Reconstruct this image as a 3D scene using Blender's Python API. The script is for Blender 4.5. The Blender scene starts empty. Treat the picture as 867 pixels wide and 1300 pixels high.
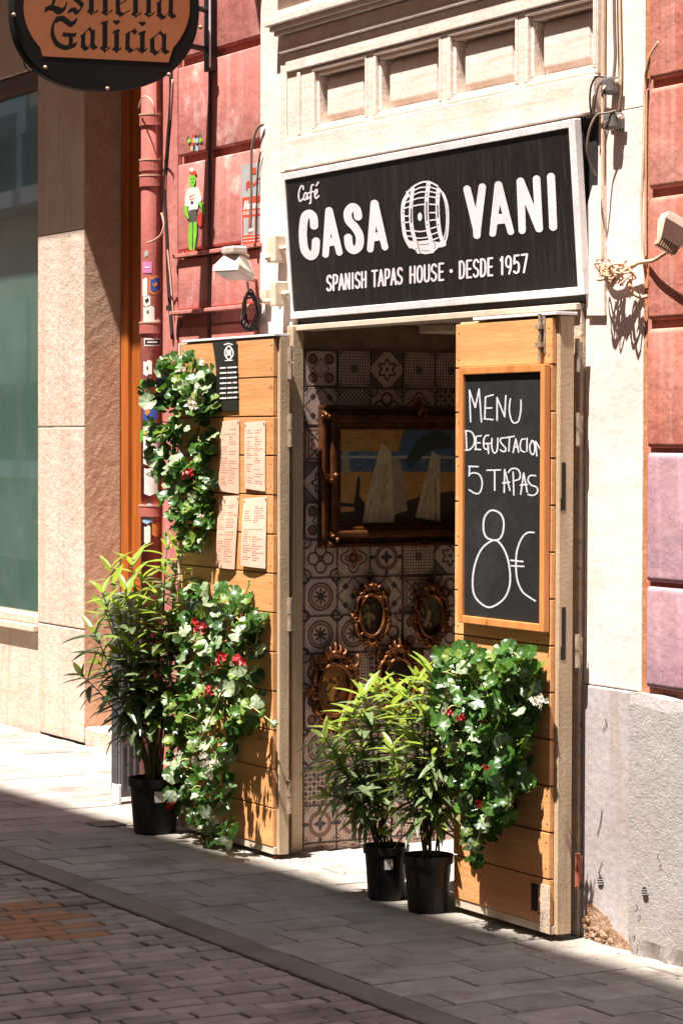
import bpy, bmesh, math, random
import numpy as np
from mathutils import Vector, Matrix
random.seed(7); rs = np.random.RandomState(7)
S = bpy.context.scene
COL = S.collection
R_ = math.radians

# ---------------------------------------------------------------- camera
YAW, PITCH, ROLL, FPX = R_(-60.55), R_(-1.6), R_(0.17), 3250.0
CAM = np.array([6.982, -4.870, 1.65])
fwd = np.array([math.sin(YAW)*math.cos(PITCH), math.cos(YAW)*math.cos(PITCH), math.sin(PITCH)])
rgt = np.array([math.cos(YAW), -math.sin(YAW), 0.0]); upv = np.cross(rgt, fwd)
rgt, upv = rgt*math.cos(ROLL)+upv*math.sin(ROLL), -rgt*math.sin(ROLL)+upv*math.cos(ROLL)
cd = bpy.data.cameras.new('camera'); cam = bpy.data.objects.new('camera', cd); COL.objects.link(cam)
cd.sensor_fit = 'HORIZONTAL'; cd.sensor_width = 24.0; cd.lens = FPX/867*24.0
cd.clip_start = 0.1; cd.clip_end = 400
M = Matrix.Identity(4)
for i in range(3):
    M[i][0] = rgt[i]; M[i][1] = upv[i]; M[i][2] = -fwd[i]; M[i][3] = CAM[i]
cam.matrix_world = M
S.camera = cam

# ---------------------------------------------------------------- world, sun, exposure
SUN_ALT, SUN_AZ = R_(69), R_(-14)      # light travels towards +y (the wall) and a little towards -x
W_ = bpy.data.worlds.new('World'); S.world = W_; W_.use_nodes = True
nt = W_.node_tree; nt.nodes.clear()
sky = nt.nodes.new('ShaderNodeTexSky'); sky.sky_type = 'NISHITA'; sky.sun_disc = False
to_sun = Vector((-math.cos(SUN_ALT)*math.sin(SUN_AZ), -math.cos(SUN_ALT)*math.cos(SUN_AZ), math.sin(SUN_ALT)))
sky.sun_elevation = SUN_ALT; sky.sun_rotation = math.atan2(to_sun.x, to_sun.y)
bg = nt.nodes.new('ShaderNodeBackground'); bg.inputs[1].default_value = 0.062
wo = nt.nodes.new('ShaderNodeOutputWorld')
nt.links.new(sky.outputs[0], bg.inputs[0]); nt.links.new(bg.outputs[0], wo.inputs[0])
sd = bpy.data.lights.new('sun', 'SUN'); sun = bpy.data.objects.new('sun', sd); COL.objects.link(sun)
sd.energy = 5.0; sd.angle = R_(0.53); sd.color = (1.0, 0.945, 0.89)
sun.rotation_euler = to_sun.to_track_quat('Z', 'Y').to_euler(); sun.location = (0, -8, 25)
S.view_settings.view_transform = 'Standard'; S.view_settings.look = 'None'
S.view_settings.gamma = 1; S.view_settings.exposure = 1.66

# ---------------------------------------------------------------- pixel <-> place helpers
def ray(u, v):
    return fwd + rgt*((u-433.5)/FPX) + upv*((650-v)/FPX)
def at(u, v, y):                       # point on the vertical plane y = const (parallel to the facade)
    d = ray(u, v); t = (y-CAM[1])/d[1]; return CAM + d*t
def atx(u, v, x):
    d = ray(u, v); t = (x-CAM[0])/d[0]; return CAM + d*t
def atz(u, v, z=0.0):
    d = ray(u, v); t = (z-CAM[2])/d[2]; return CAM + d*t
def atd(u, v, dist):
    return CAM + ray(u, v)*dist
def depth_of(p): return float((np.array(p)-CAM) @ fwd)
def to_px(p):
    q = np.array(p)-CAM; w = q @ fwd
    return 433.5+FPX*(q @ rgt)/w, 650-FPX*(q @ upv)/w

# ---------------------------------------------------------------- materials
class X_:                              # tiny maths wrapper round node sockets
    def __init__(s, nt, k): s.nt = nt; s.k = k
    def _m(s, op, *a):
        n = s.nt.nodes.new('ShaderNodeMath'); n.operation = op
        for i, q in enumerate((s,)+a):
            if isinstance(q, X_): s.nt.links.new(q.k, n.inputs[i])
            else: n.inputs[i].default_value = q
        return X_(s.nt, n.outputs[0])
    def __add__(s, o): return s._m('ADD', o)
    def __sub__(s, o): return s._m('SUBTRACT', o)
    def __mul__(s, o): return s._m('MULTIPLY', o)
    def __truediv__(s, o): return s._m('DIVIDE', o)
    def __gt__(s, o): return s._m('GREATER_THAN', o)
    def __lt__(s, o): return s._m('LESS_THAN', o)
    def abs(s): return s._m('ABSOLUTE')
    def min(s, o): return s._m('MINIMUM', o)
    def max(s, o): return s._m('MAXIMUM', o)
    def sin(s): return s._m('SINE')
    def cos(s): return s._m('COSINE')
    def sqrt(s): return s._m('SQRT')
    def frac(s): return s._m('FRACT')
    def atan2(s, o): return s._m('ARCTAN2', o)

def new_mat(name):
    m = bpy.data.materials.new(name); m.use_nodes = True; m.node_tree.nodes.clear()
    nt = m.node_tree; out = nt.nodes.new('ShaderNodeOutputMaterial'); b = nt.nodes.new('ShaderNodeBsdfPrincipled')
    nt.links.new(b.outputs[0], out.inputs[0]); return m, nt, b, out
def node(nt, t, **kw):
    n = nt.nodes.new(t)
    for k, v in kw.items():
        if k.startswith('i_'): n.inputs[k[2:].replace('_', ' ')].default_value = v
        else: setattr(n, k, v)
    return n
def coords(nt, scale=(1, 1, 1), kind='Object', rnd=False):
    tc = node(nt, 'ShaderNodeTexCoord'); mp = node(nt, 'ShaderNodeMapping'); mp.inputs['Scale'].default_value = scale
    nt.links.new(tc.outputs[kind], mp.inputs[0])
    if rnd:
        oi = node(nt, 'ShaderNodeObjectInfo'); vm = node(nt, 'ShaderNodeVectorMath', operation='SCALE')
        cx = node(nt, 'ShaderNodeCombineXYZ')
        for i in range(3): nt.links.new(oi.outputs['Random'], cx.inputs[i])
        vm.inputs['Scale'].default_value = 37.0
        nt.links.new(cx.outputs[0], vm.inputs[0]); nt.links.new(vm.outputs[0], mp.inputs['Location'])
    return mp.outputs[0]
def noise(nt, vec, scale, detail=5, rough=.6, lo=.35, hi=.65):
    n = node(nt, 'ShaderNodeTexNoise'); n.inputs['Scale'].default_value = scale
    n.inputs['Detail'].default_value = detail; n.inputs['Roughness'].default_value = rough
    nt.links.new(vec, n.inputs['Vector'])
    mr = node(nt, 'ShaderNodeMapRange'); mr.inputs[1].default_value = lo; mr.inputs[2].default_value = hi
    nt.links.new(n.outputs[0], mr.inputs[0]); return mr.outputs[0], n.outputs[0]
def mixc(nt, fac, a, b, blend='MIX'):
    n = node(nt, 'ShaderNodeMix', data_type='RGBA', blend_type=blend)
    for i, q in ((0, fac), (6, a), (7, b)):
        if hasattr(q, 'is_linked') or isinstance(q, bpy.types.NodeSocket): nt.links.new(q, n.inputs[i])
        elif i == 0: n.inputs[0].default_value = q
        else: n.inputs[i].default_value = (*q, 1) if len(q) == 3 else q
    return n.outputs[2]
def srgb(r, g, b):
    return tuple(((c/255)/12.92 if c/255 <= .04045 else ((c/255+.055)/1.055)**2.4) for c in (r, g, b))
def mat(name, base, alt=None, s=3.0, fine=60.0, rough=.8, bump=.3, bs=None, metal=0, streak=None, streak_s=(30, 30, 1.2),
        spots=None, spot_s=8, spot_t=(.62, .66), rnd=0.0, spec=.5, layers=(), fine_amt=.12, bump_d=.003, kind='Object', bump2=None, stains=None):
    """base/alt colours broken up by two noises, optional streaks, worn spots and per-object tone"""
    m, nt, b, out = new_mat(name)
    v = coords(nt, kind=kind, rnd=rnd > 0)
    alt = alt or tuple(c*.8 for c in base)
    f1, _ = noise(nt, v, s, 6, .65)
    c = mixc(nt, f1, base, alt)
    f2, r2 = noise(nt, v, fine, 4, .7, .3, .7)
    k = node(nt, 'ShaderNodeMapRange'); k.inputs[3].default_value = 1-fine_amt; k.inputs[4].default_value = 1+fine_amt
    nt.links.new(f2, k.inputs[0])
    hs = node(nt, 'ShaderNodeVectorMath', operation='SCALE'); nt.links.new(c, hs.inputs[0]); nt.links.new(k.outputs[0], hs.inputs['Scale'])
    c = hs.outputs[0]
    if streak:
        vs = coords(nt, streak_s, kind=kind); f3, _ = noise(nt, vs, 1.0, 5, .6, .5, .75)
        c = mixc(nt, f3, c, streak)
    for (col, sc, lo, hi) in layers:
        f4, _ = noise(nt, v, sc, 7, .7, lo, hi); c = mixc(nt, f4, c, col)
    if spots:
        f5, _ = noise(nt, v, spot_s, 8, .75, *spot_t); c = mixc(nt, f5, c, spots)
    if stains:                          # dirt that runs across the joints: placed by the point's own position
        ge = node(nt, 'ShaderNodeNewGeometry'); sf, _ = noise(nt, ge.outputs['Position'], stains[1], 6, .7, .5, .72); c = mixc(nt, sf, c, stains[0])
        vo = node(nt, 'ShaderNodeTexVoronoi'); vo.inputs['Scale'].default_value = 3.2; nt.links.new(ge.outputs['Position'], vo.inputs['Vector'])
        gr = node(nt, 'ShaderNodeMapRange'); gr.inputs[1].default_value = .045; gr.inputs[2].default_value = .06; gr.inputs[3].default_value = .75; gr.inputs[4].default_value = 0
        nt.links.new(vo.outputs['Distance'], gr.inputs[0]); c = mixc(nt, gr.outputs[0], c, tuple(q*.5 for q in stains[0]))
    if rnd:
        oi = node(nt, 'ShaderNodeObjectInfo'); k2 = node(nt, 'ShaderNodeMapRange'); k2.inputs[3].default_value = 1-rnd; k2.inputs[4].default_value = 1+rnd
        nt.links.new(oi.outputs['Random'], k2.inputs[0])
        h2 = node(nt, 'ShaderNodeVectorMath', operation='SCALE'); nt.links.new(c, h2.inputs[0]); nt.links.new(k2.outputs[0], h2.inputs['Scale']); c = h2.outputs[0]
    nt.links.new(c, b.inputs['Base Color'])
    b.inputs['Roughness'].default_value = rough; b.inputs['Metallic'].default_value = metal
    b.inputs['Specular IOR Level'].default_value = spec
    if bump:
        bn = node(nt, 'ShaderNodeBump'); bn.inputs['Strength'].default_value = bump; bn.inputs['Distance'].default_value = bump_d
        fb, rb = noise(nt, v, bs or fine, 6, .7, .3, .7); nt.links.new(fb, bn.inputs['Height']); last = bn
        if bump2:
            b2 = node(nt, 'ShaderNodeBump'); b2.inputs['Strength'].default_value = bump2[0]; b2.inputs['Distance'].default_value = bump2[2]
            fc, _ = noise(nt, v, bump2[1], 3, .5, .3, .7); nt.links.new(fc, b2.inputs['Height']); nt.links.new(bn.outputs[0], b2.inputs['Normal']); last = b2
        nt.links.new(last.outputs[0], b.inputs['Normal'])
    return m
def wood(name, base, dark, axis='x', rough=.45, rnd=.1, spec=.4):
    m, nt, b, out = new_mat(name)
    sc = {'x': (1.2, 14, 14), 'z': (14, 14, 1.2), 'y': (14, 1.2, 14)}[axis]
    v = coords(nt, sc, rnd=True)
    f, _ = noise(nt, v, 1.6, 6, .6, .35, .7); c = mixc(nt, f, base, dark)
    v2 = coords(nt, tuple(q*5 for q in sc), rnd=True); f2, _ = noise(nt, v2, 1.5, 4, .6, .45, .75)
    k0 = node(nt, 'ShaderNodeMath', operation='MULTIPLY'); k0.inputs[1].default_value = .45; nt.links.new(f2, k0.inputs[0])
    c = mixc(nt, k0.outputs[0], c, tuple(q*.75 for q in dark))
    vk = coords(nt, {'x': (3, 9, 9), 'z': (9, 9, 3), 'y': (9, 3, 9)}[axis], rnd=True)   # a few knots
    vo = node(nt, 'ShaderNodeTexVoronoi'); vo.inputs['Scale'].default_value = 1.0; nt.links.new(vk, vo.inputs['Vector'])
    kr = node(nt, 'ShaderNodeMapRange'); kr.inputs[1].default_value = .05; kr.inputs[2].default_value = .11; kr.inputs[3].default_value = .7; kr.inputs[4].default_value = 0
    nt.links.new(vo.outputs['Distance'], kr.inputs[0]); c = mixc(nt, kr.outputs[0], c, tuple(q*.35 for q in dark))
    oi = node(nt, 'ShaderNodeObjectInfo'); k2 = node(nt, 'ShaderNodeMapRange'); k2.inputs[3].default_value = 1-rnd; k2.inputs[4].default_value = 1+rnd
    nt.links.new(oi.outputs['Random'], k2.inputs[0])
    h2 = node(nt, 'ShaderNodeVectorMath', operation='SCALE'); nt.links.new(c, h2.inputs[0]); nt.links.new(k2.outputs[0], h2.inputs['Scale'])
    nt.links.new(h2.outputs[0], b.inputs['Base Color'])
    bn = node(nt, 'ShaderNodeBump'); bn.inputs['Strength'].default_value = .35; bn.inputs['Distance'].default_value = .001
    nt.links.new(f2, bn.inputs['Height']); nt.links.new(bn.outputs[0], b.inputs['Normal'])
    b.inputs['Roughness'].default_value = rough; b.inputs['Specular IOR Level'].default_value = spec
    return m
def plain(name, col, rough=.6, metal=0, spec=.5, emit=None):
    m, nt, b, out = new_mat(name)
    v = coords(nt); f, _ = noise(nt, v, 40, 4, .6); c = mixc(nt, f, col, tuple(q*.85 for q in col)); nt.links.new(c, b.inputs['Base Color'])
    b.inputs['Roughness'].default_value = rough; b.inputs['Metallic'].default_value = metal; b.inputs['Specular IOR Level'].default_value = spec
    return m
def leaf_mat(name, col, col2, trans=.3, rough=.38):
    m, nt, b, out = new_mat(name)
    oi = node(nt, 'ShaderNodeObjectInfo'); c = mixc(nt, oi.outputs['Random'], col, col2)
    v = coords(nt, kind='Generated'); f, _ = noise(nt, v, 6, 3, .5); c = mixc(nt, f, c, tuple(q*.6 for q in col))
    nt.links.new(c, b.inputs['Base Color']); b.inputs['Roughness'].default_value = rough; b.inputs['Specular IOR Level'].default_value = .55
    tr = node(nt, 'ShaderNodeBsdfTranslucent'); nt.links.new(mixc(nt, .5, c, (col2[0]*1.6, col2[1]*1.7, col2[2]*.7)), tr.inputs[0])
    mx = node(nt, 'ShaderNodeMixShader'); mx.inputs[0].default_value = trans
    nt.links.new(b.outputs[0], mx.inputs[1]); nt.links.new(tr.outputs[0], mx.inputs[2]); nt.links.new(mx.outputs[0], out.inputs[0])
    return m

MT = {}
MT['cream'] = mat('cream_render', srgb(222, 208, 200), srgb(210, 192, 181), 2.5, 40, .85, .25, layers=[(srgb(206, 180, 156), 5, .6, .85)], bump2=(.5, 6, .006))
MT['cream_wood'] = mat('peeling_cream_paint', srgb(221, 207, 197), srgb(207, 188, 174), 4, 50, .7, .4, spots=srgb(120, 88, 62), spot_s=26, spot_t=(.69, .71), streak=srgb(196, 170, 146), streak_s=(2, 30, 60))
MT['pink'] = mat('salmon_render', srgb(180, 112, 94), srgb(168, 96, 80), 3, 30, .85, .4, layers=[(srgb(196, 142, 128), 2.2, .5, .8), (srgb(178, 96, 72), 1.6, .55, .8)], bump2=(.6, 7, .008), rnd=.05,
                 streak=srgb(190, 136, 122), streak_s=(22, 22, 1.5))
MT['pink_l'] = mat('faded_pink_render', srgb(182, 112, 102), srgb(172, 98, 90), 2.2, 30, .85, .4, layers=[(srgb(212, 172, 162), 3.2, .57, .70), (srgb(182, 96, 66), 2.4, .56, .8)], bump2=(.5, 7, .006), rnd=.05,
                   streak=srgb(190, 132, 122), streak_s=(16, 16, 1.2))
MT['mauve'] = mat('mauve_render', srgb(178, 142, 148), srgb(168, 128, 136), 2.5, 30, .85, .35, layers=[(srgb(164, 108, 112), 2, .62, .85)], bump2=(.6, 7, .006), rnd=.04, streak=srgb(204, 160, 168), streak_s=(16, 16, 1.2))
MT['groove'] = mat('groove_render', srgb(110, 52, 44), srgb(90, 40, 34), 5, 40, .9, .3)
MT['ochre'] = mat('ochre_bare_plaster', srgb(186, 128, 78), srgb(160, 100, 56), 12, 60, .9, .5, spots=srgb(210, 170, 130), spot_s=30)
MT['grey_sm'] = mat('grey_plinth_smooth', srgb(172, 164, 163), srgb(158, 148, 146), 3, 40, .85, .3, streak=srgb(160, 142, 132), streak_s=(18, 18, 1.6), spots=srgb(70, 60, 54), spot_s=14, spot_t=(.76, .78), bump2=(.4, 5, .006))
MT['grey_rg'] = mat('grey_plinth_rough', srgb(168, 160, 156), srgb(154, 144, 138), 3, 60, .95, .6, bs=150, bump_d=.003, spots=srgb(90, 76, 66), spot_s=18, spot_t=(.74, .77), bump2=(.4, 40, .003))
MT['rubble'] = mat('broken_plaster', srgb(196, 166, 138), srgb(140, 96, 60), 22, 60, .95, 1.0, bs=35, bump_d=.015, spots=srgb(96, 60, 30), spot_s=14, spot_t=(.56, .6))
MT['stone'] = mat('pitted_stone', srgb(208, 188, 172), srgb(192, 168, 150), 3, 50, .9, .6, bs=90, bump_d=.004, spots=srgb(150, 112, 82), spot_s=22, spot_t=(.64, .68), streak=srgb(186, 154, 130), streak_s=(26, 26, 2.0), bump2=(.5, 22, .005))
MT['stone_r'] = mat('rough_brown_stone', srgb(196, 164, 138), srgb(178, 142, 114), 5, 30, .95, .6, bs=60, bump_d=.004, spots=srgb(140, 96, 68), spot_s=24, spot_t=(.6, .72), bump2=(.3, 40, .004))
MT['slab'] = mat('worn_paving_slab', srgb(158, 152, 143), srgb(140, 132, 122), 6, 120, .85, .35, rnd=.13, layers=[(srgb(110, 98, 88), 9, .62, .8)], bs=90, stains=(srgb(104, 92, 82), 2.3))
MT['paver'] = mat('street_paver', srgb(154, 142, 128), srgb(134, 122, 108), 8, 120, .8, .4, rnd=.2, layers=[(srgb(108, 96, 86), 14, .6, .8)], bs=80, kind='Object', stains=(srgb(98, 84, 72), 2.0))
MT['paver_o'] = mat('orange_worn_paver', srgb(160, 116, 74), srgb(142, 104, 72), 14, 120, .8, .4, rnd=.12, layers=[(srgb(130, 104, 86), 25, .55, .7)], bs=80)
MT['joint'] = mat('dirty_joint_sand', srgb(84, 72, 64), srgb(64, 54, 48), 8, 90, .95, .4)
MT['band'] = mat('smooth_gutter_band', srgb(122, 112, 100), srgb(106, 96, 86), 4, 90, .7, .25, layers=[(srgb(70, 60, 52), 7, .62, .8)], stains=(srgb(84, 74, 64), 3))
MT['ffloor'] = mat('pale_interior_floor', srgb(196, 184, 172), srgb(176, 162, 150), 4, 80, .6, .1)
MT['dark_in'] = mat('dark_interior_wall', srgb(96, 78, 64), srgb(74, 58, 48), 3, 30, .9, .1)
MT['ceil'] = mat('interior_ceiling', srgb(196, 180, 164), srgb(176, 160, 144), 3, 30, .9, .1)
MT['plank'] = wood('varnished_orange_plank', srgb(218, 162, 108), srgb(202, 138, 84), 'x', .42, .15)
MT['plankr'] = wood('varnished_frame_wood', srgb(208, 142, 84), srgb(180, 110, 58), 'z', .4, .06)
MT['orange_wood'] = wood('orange_doorpost_wood', srgb(176, 96, 34), srgb(138, 68, 22), 'z', .5, .04)
MT['brown_wood'] = wood('dark_brown_wood', srgb(96, 56, 36), srgb(66, 38, 24), 'x', .6, .04)
MT['steel'] = mat('beige_painted_steel', srgb(190, 166, 136), srgb(170, 144, 114), 3, 90, .55, .25, spots=srgb(120, 84, 54), spot_s=16, spot_t=(.72, .75), streak=srgb(150, 126, 100), streak_s=(40, 40, 1.5))
MT['steel_w'] = mat('off_white_steel', srgb(206, 190, 170), srgb(186, 168, 146), 3, 90, .55, .2, spots=srgb(130, 80, 44), spot_s=18, spot_t=(.72, .75))
MT['rusty'] = mat('rusty_peeling_jamb', srgb(214, 184, 150), srgb(168, 160, 152), 14, 80, .8, .7, layers=[(srgb(190, 136, 84), 24, .55, .66), (srgb(92, 88, 88), 18, .6, .66)], bs=60)
MT['hinge'] = mat('worn_hinge_metal', srgb(178, 160, 138), srgb(120, 96, 74), 30, 90, .5, .2, metal=.3)
MT['hinge_r'] = mat('red_rust_hinge', srgb(150, 84, 62), srgb(120, 60, 44), 30, 90, .7, .3)
MT['black'] = plain('black_slot', (.008, .007, .006), .8)
MT['soffit_black'] = mat('black_painted_board', srgb(38, 32, 28), srgb(26, 22, 20), 3, 50, .7, .2)
MT['sign_black'] = mat('dusty_black_sign', srgb(30, 25, 22), srgb(25, 21, 19), 2.2, 70, .5, .05, streak=srgb(50, 44, 38), streak_s=(60, 60, 2.2), layers=[(srgb(46, 40, 36), 3.0, .62, .9)], spec=.3)
MT['sign_white'] = mat('sign_white_letters', srgb(226, 218, 220), srgb(216, 206, 206), 3, 60, .6, 0)
MT['alu'] = mat('pale_metal_frame', srgb(226, 222, 220), srgb(206, 202, 200), 8, 60, .45, .1, spots=srgb(120, 100, 84), spot_s=16, spot_t=(.7, .74))
MT['board'] = mat('chalkboard_black', srgb(32, 31, 30), srgb(28, 27, 26), 2.5, 60, .75, .05, layers=[(srgb(58, 60, 58), 3.0, .5, .9), (srgb(52, 54, 53), 9, .55, .9)], spec=.25)
MT['chalk'] = mat('chalk_line', srgb(206, 204, 210), srgb(176, 176, 182), 60, 300, .95, 0, spots=srgb(70, 69, 70), spot_s=420, spot_t=(.56, .64))
MT['paper'] = mat('sun_bleached_menu_paper', srgb(214, 172, 148), srgb(208, 162, 138), 5, 60, .8, .1)
MT['paper2'] = mat('pale_menu_paper', srgb(220, 184, 162), srgb(212, 174, 152), 5, 60, .8, .1)
MT['ink'] = plain('faded_print', srgb(196, 150, 122), .8)
MT['card'] = mat('black_card', srgb(40, 38, 36), srgb(32, 30, 28), 5, 60, .4, 0)
MT['pipe'] = mat('salmon_drainpipe', srgb(182, 106, 94), srgb(166, 88, 78), 4, 40, .6, .3, layers=[(srgb(150, 92, 84), 8, .6, .75)], spots=srgb(206, 170, 160), spot_s=10, spot_t=(.7, .73))
MT['clip'] = plain('pale_pipe_clip', srgb(196, 150, 128), .6)
MT['darkrod'] = mat('brown_shadow_rod_and_wire', srgb(60, 32, 26), srgb(44, 24, 20), 8, 60, .6, .1)  # brown for the rod that stands for a shadow line, and one thin wire
MT['blackcable'] = plain('black_cable', srgb(40, 30, 26), .5)
MT['beigecable'] = mat('cream_painted_cable', srgb(220, 188, 158), srgb(190, 152, 120), 12, 60, .6, .1)
MT['greycable'] = plain('grey_cable', srgb(112, 96, 84), .5)
MT['white_pl'] = mat('cream_plastic_box', srgb(222, 202, 180), srgb(206, 184, 160), 6, 60, .5, .1)
MT['box_side'] = mat('old_cream_plastic', srgb(180, 150, 122), srgb(160, 130, 104), 6, 60, .5, .1)
MT['grey_pl'] = mat('grey_plastic_box', srgb(112, 106, 102), srgb(92, 86, 82), 14, 60, .5, .2, spots=srgb(180, 170, 160), spot_s=30)
MT['lamp_m'] = mat('floodlight_casing', srgb(204, 190, 178), srgb(180, 164, 150), 10, 60, .45, .1)
MT['lamp_g'] = plain('floodlight_glass', srgb(222, 216, 212), .15)
MT['glass'] = mat('dusty_green_glass', srgb(78, 106, 92), srgb(70, 96, 84), 1.2, 30, .12, 0, spec=.9, layers=[(srgb(104, 122, 112), 2, .5, .9)])
_g = MT['glass'].node_tree.nodes['Principled BSDF']; _g.inputs['Coat Weight'].default_value = 1.0; _g.inputs['Coat Roughness'].default_value = .02; _g.inputs['Coat IOR'].default_value = 2.4
MT['pot'] = mat('black_plastic_pot', (.006, .006, .006), (.010, .009, .008), 12, 90, .42, .15, spec=.35, layers=[((.03, .026, .022), 9, .62, .85)])
MT['soil'] = mat('potting_soil', srgb(70, 48, 34), srgb(40, 28, 20), 30, 80, .95, 1, bump_d=.01)
MT['label'] = mat('white_price_label', srgb(226, 220, 212), srgb(214, 206, 198), 20, 80, .7, 0)
MT['stem'] = mat('green_brown_stem', srgb(96, 88, 44), srgb(70, 60, 34), 20, 60, .7, .1)
MT['stem_y'] = mat('pale_green_stem', srgb(186, 178, 120), srgb(140, 140, 76), 20, 60, .6, .1)
MT['olea'] = leaf_mat('dark_lance_leaf', (.14, .19, .08), (.27, .33, .18), .3, .28)
MT['young'] = leaf_mat('yellow_green_lance_leaf', (.24, .34, .05), (.40, .46, .10), .38, .35)
MT['ger'] = leaf_mat('geranium_leaf_green', (.035, .095, .014), (.075, .18, .02), .25, .35)
MT['ger2'] = leaf_mat('geranium_leaf_yellowish', (.15, .24, .03), (.22, .30, .05), .35, .4)
MT['ger3'] = leaf_mat('geranium_leaf_bleached', (.26, .34, .18), (.36, .44, .26), .25, .5)
MT['red'] = leaf_mat('red_petal', (.42, .012, .014), (.30, .008, .012), .2, .5)
MT['white_f'] = leaf_mat('white_petal', (.75, .70, .62), (.68, .62, .52), .2, .6)
MT['gold'] = mat('gilt_carving', srgb(136, 80, 34), srgb(66, 36, 18), 22, 60, .42, .3, metal=.55)
MT['frame_brown'] = mat('dark_gilt_frame', srgb(104, 60, 28), srgb(58, 32, 18), 12, 60, .4, .3, metal=.3)
MT['metal_ribbed'] = mat('grey_ribbed_metal', srgb(120, 118, 120), srgb(96, 94, 96), 4, 80, .45, .1, metal=.4)
MT['iron'] = mat('black_iron', srgb(28, 24, 22), srgb(20, 17, 16), 8, 60, .5, .1)
MT['opp'] = mat('opposite_beige_render', srgb(206, 180, 150), srgb(188, 160, 130), 1.5, 20, .9, .2)
MT['opp_glass'] = plain('dark_window_glass', (.03, .035, .035), .08)
MT['s_orange'] = mat('lightbox_orange_face', srgb(152, 92, 52), srgb(146, 86, 46), 2.5, 40, .5, 0)
MT['s_black'] = mat('lightbox_black', srgb(12, 9, 8), srgb(10, 8, 7), 4, 60, .65, .05, spec=.2)
MT['terr'] = mat('ceramic_tile_edge', srgb(150, 120, 100), srgb(120, 94, 78), 10, 60, .5, .1)

# ---------------------------------------------------------------- mesh helpers
def link(o, parent=None):
    COL.objects.link(o)
    if parent is not None: o.parent = parent
    return o
def tag(o, label=None, cat=None, group=None, kind=None):
    if label: o['label'] = label
    if cat: o['category'] = cat
    if group: o['group'] = group
    if kind: o['kind'] = kind
    return o
def empty(name, loc, label, cat, group=None):
    o = bpy.data.objects.new(name, None); o.location = Vector(loc); o.empty_display_size = .1; COL.objects.link(o)
    return tag(o, label, cat, group)
def root(name, label=None, cat=None, group=None, kind=None):   # root at the world's origin: parts keep world coordinates
    o = bpy.data.objects.new(name, None); COL.objects.link(o); return tag(o, label, cat, group, kind)
def mesh_obj(name, verts, faces, mats, parent=None, smooth=False, midx=None, origin=None):
    me = bpy.data.meshes.new(name)
    verts = [tuple(map(float, v)) for v in verts]
    if origin is None and len(verts):
        a = np.array(verts); origin = (a.min(0)+a.max(0))/2
    verts = [(v[0]-origin[0], v[1]-origin[1], v[2]-origin[2]) for v in verts]
    me.from_pydata(verts, [], [tuple(f) for f in faces])
    for m in (mats if isinstance(mats, (list, tuple)) else [mats]): me.materials.append(m)
    if midx is not None: me.polygons.foreach_set('material_index', midx)
    if smooth: me.polygons.foreach_set('use_smooth', [True]*len(me.polygons))
    me.update()
    o = bpy.data.objects.new(name, me); o.location = origin
    return link(o, parent)
def from_bm(name, bm, mats, parent=None, smooth=False):
    bmesh.ops.recalc_face_normals(bm, faces=bm.faces)
    a = np.array([v.co[:] for v in bm.verts]); c = (a.min(0)+a.max(0))/2
    bmesh.ops.translate(bm, verts=bm.verts, vec=-Vector(c))
    me = bpy.data.meshes.new(name); bm.to_mesh(me); bm.free()
    for m in (mats if isinstance(mats, (list, tuple)) else [mats]): me.materials.append(m)
    if smooth: me.polygons.foreach_set('use_smooth', [True]*len(me.polygons))
    o = bpy.data.objects.new(name, me); o.location = c
    return link(o, parent)
def add_box(bm, x0, x1, y0, y1, z0, z1, bev=0.0, seg=1):
    r = bmesh.ops.create_cube(bm, size=1)
    vs = r['verts']
    bmesh.ops.scale(bm, vec=(abs(x1-x0), abs(y1-y0), abs(z1-z0)), verts=vs)
    bmesh.ops.translate(bm, vec=((x0+x1)/2, (y0+y1)/2, (z0+z1)/2), verts=vs)
    if bev > 0:
        es = list({e for v in vs for e in v.link_edges})
        bmesh.ops.bevel(bm, geom=es, offset=bev, segments=seg, affect='EDGES', profile=.6)
    return vs
def box(name, x0, x1, y0, y1, z0, z1, m, parent=None, bev=0.0, seg=1):
    bm = bmesh.new(); add_box(bm, x0, x1, y0, y1, z0, z1, bev, seg); return from_bm(name, bm, m, parent)
def add_quadbox(bm, pts, thick):       # prism from 4+ front points, thickness vector
    f = [bm.verts.new(p) for p in pts]; b = [bm.verts.new(tuple(np.array(p)+np.array(thick))) for p in pts]
    n = len(pts); bm.faces.new(f); bm.faces.new(b[::-1])
    for i in range(n): bm.faces.new((f[i], b[i], b[(i+1) % n], f[(i+1) % n]))
def catmull(pts, n=6, closed=False):
    P = [np.array(p, float) for p in pts]; out = []
    N = len(P)
    rng = range(N) if closed else range(N-1)
    for i in rng:
        if closed: p0, p1, p2, p3 = P[(i-1) % N], P[i], P[(i+1) % N], P[(i+2) % N]
        else: p0, p1, p2, p3 = P[max(i-1, 0)], P[i], P[i+1], P[min(i+2, N-1)]
        for k in range(n):
            t = k/n; out.append(.5*((2*p1)+(-p0+p2)*t+(2*p0-5*p1+4*p2-p3)*t*t+(-p0+3*p1-3*p2+p3)*t**3))
    if not closed: out.append(P[-1])
    return out
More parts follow.
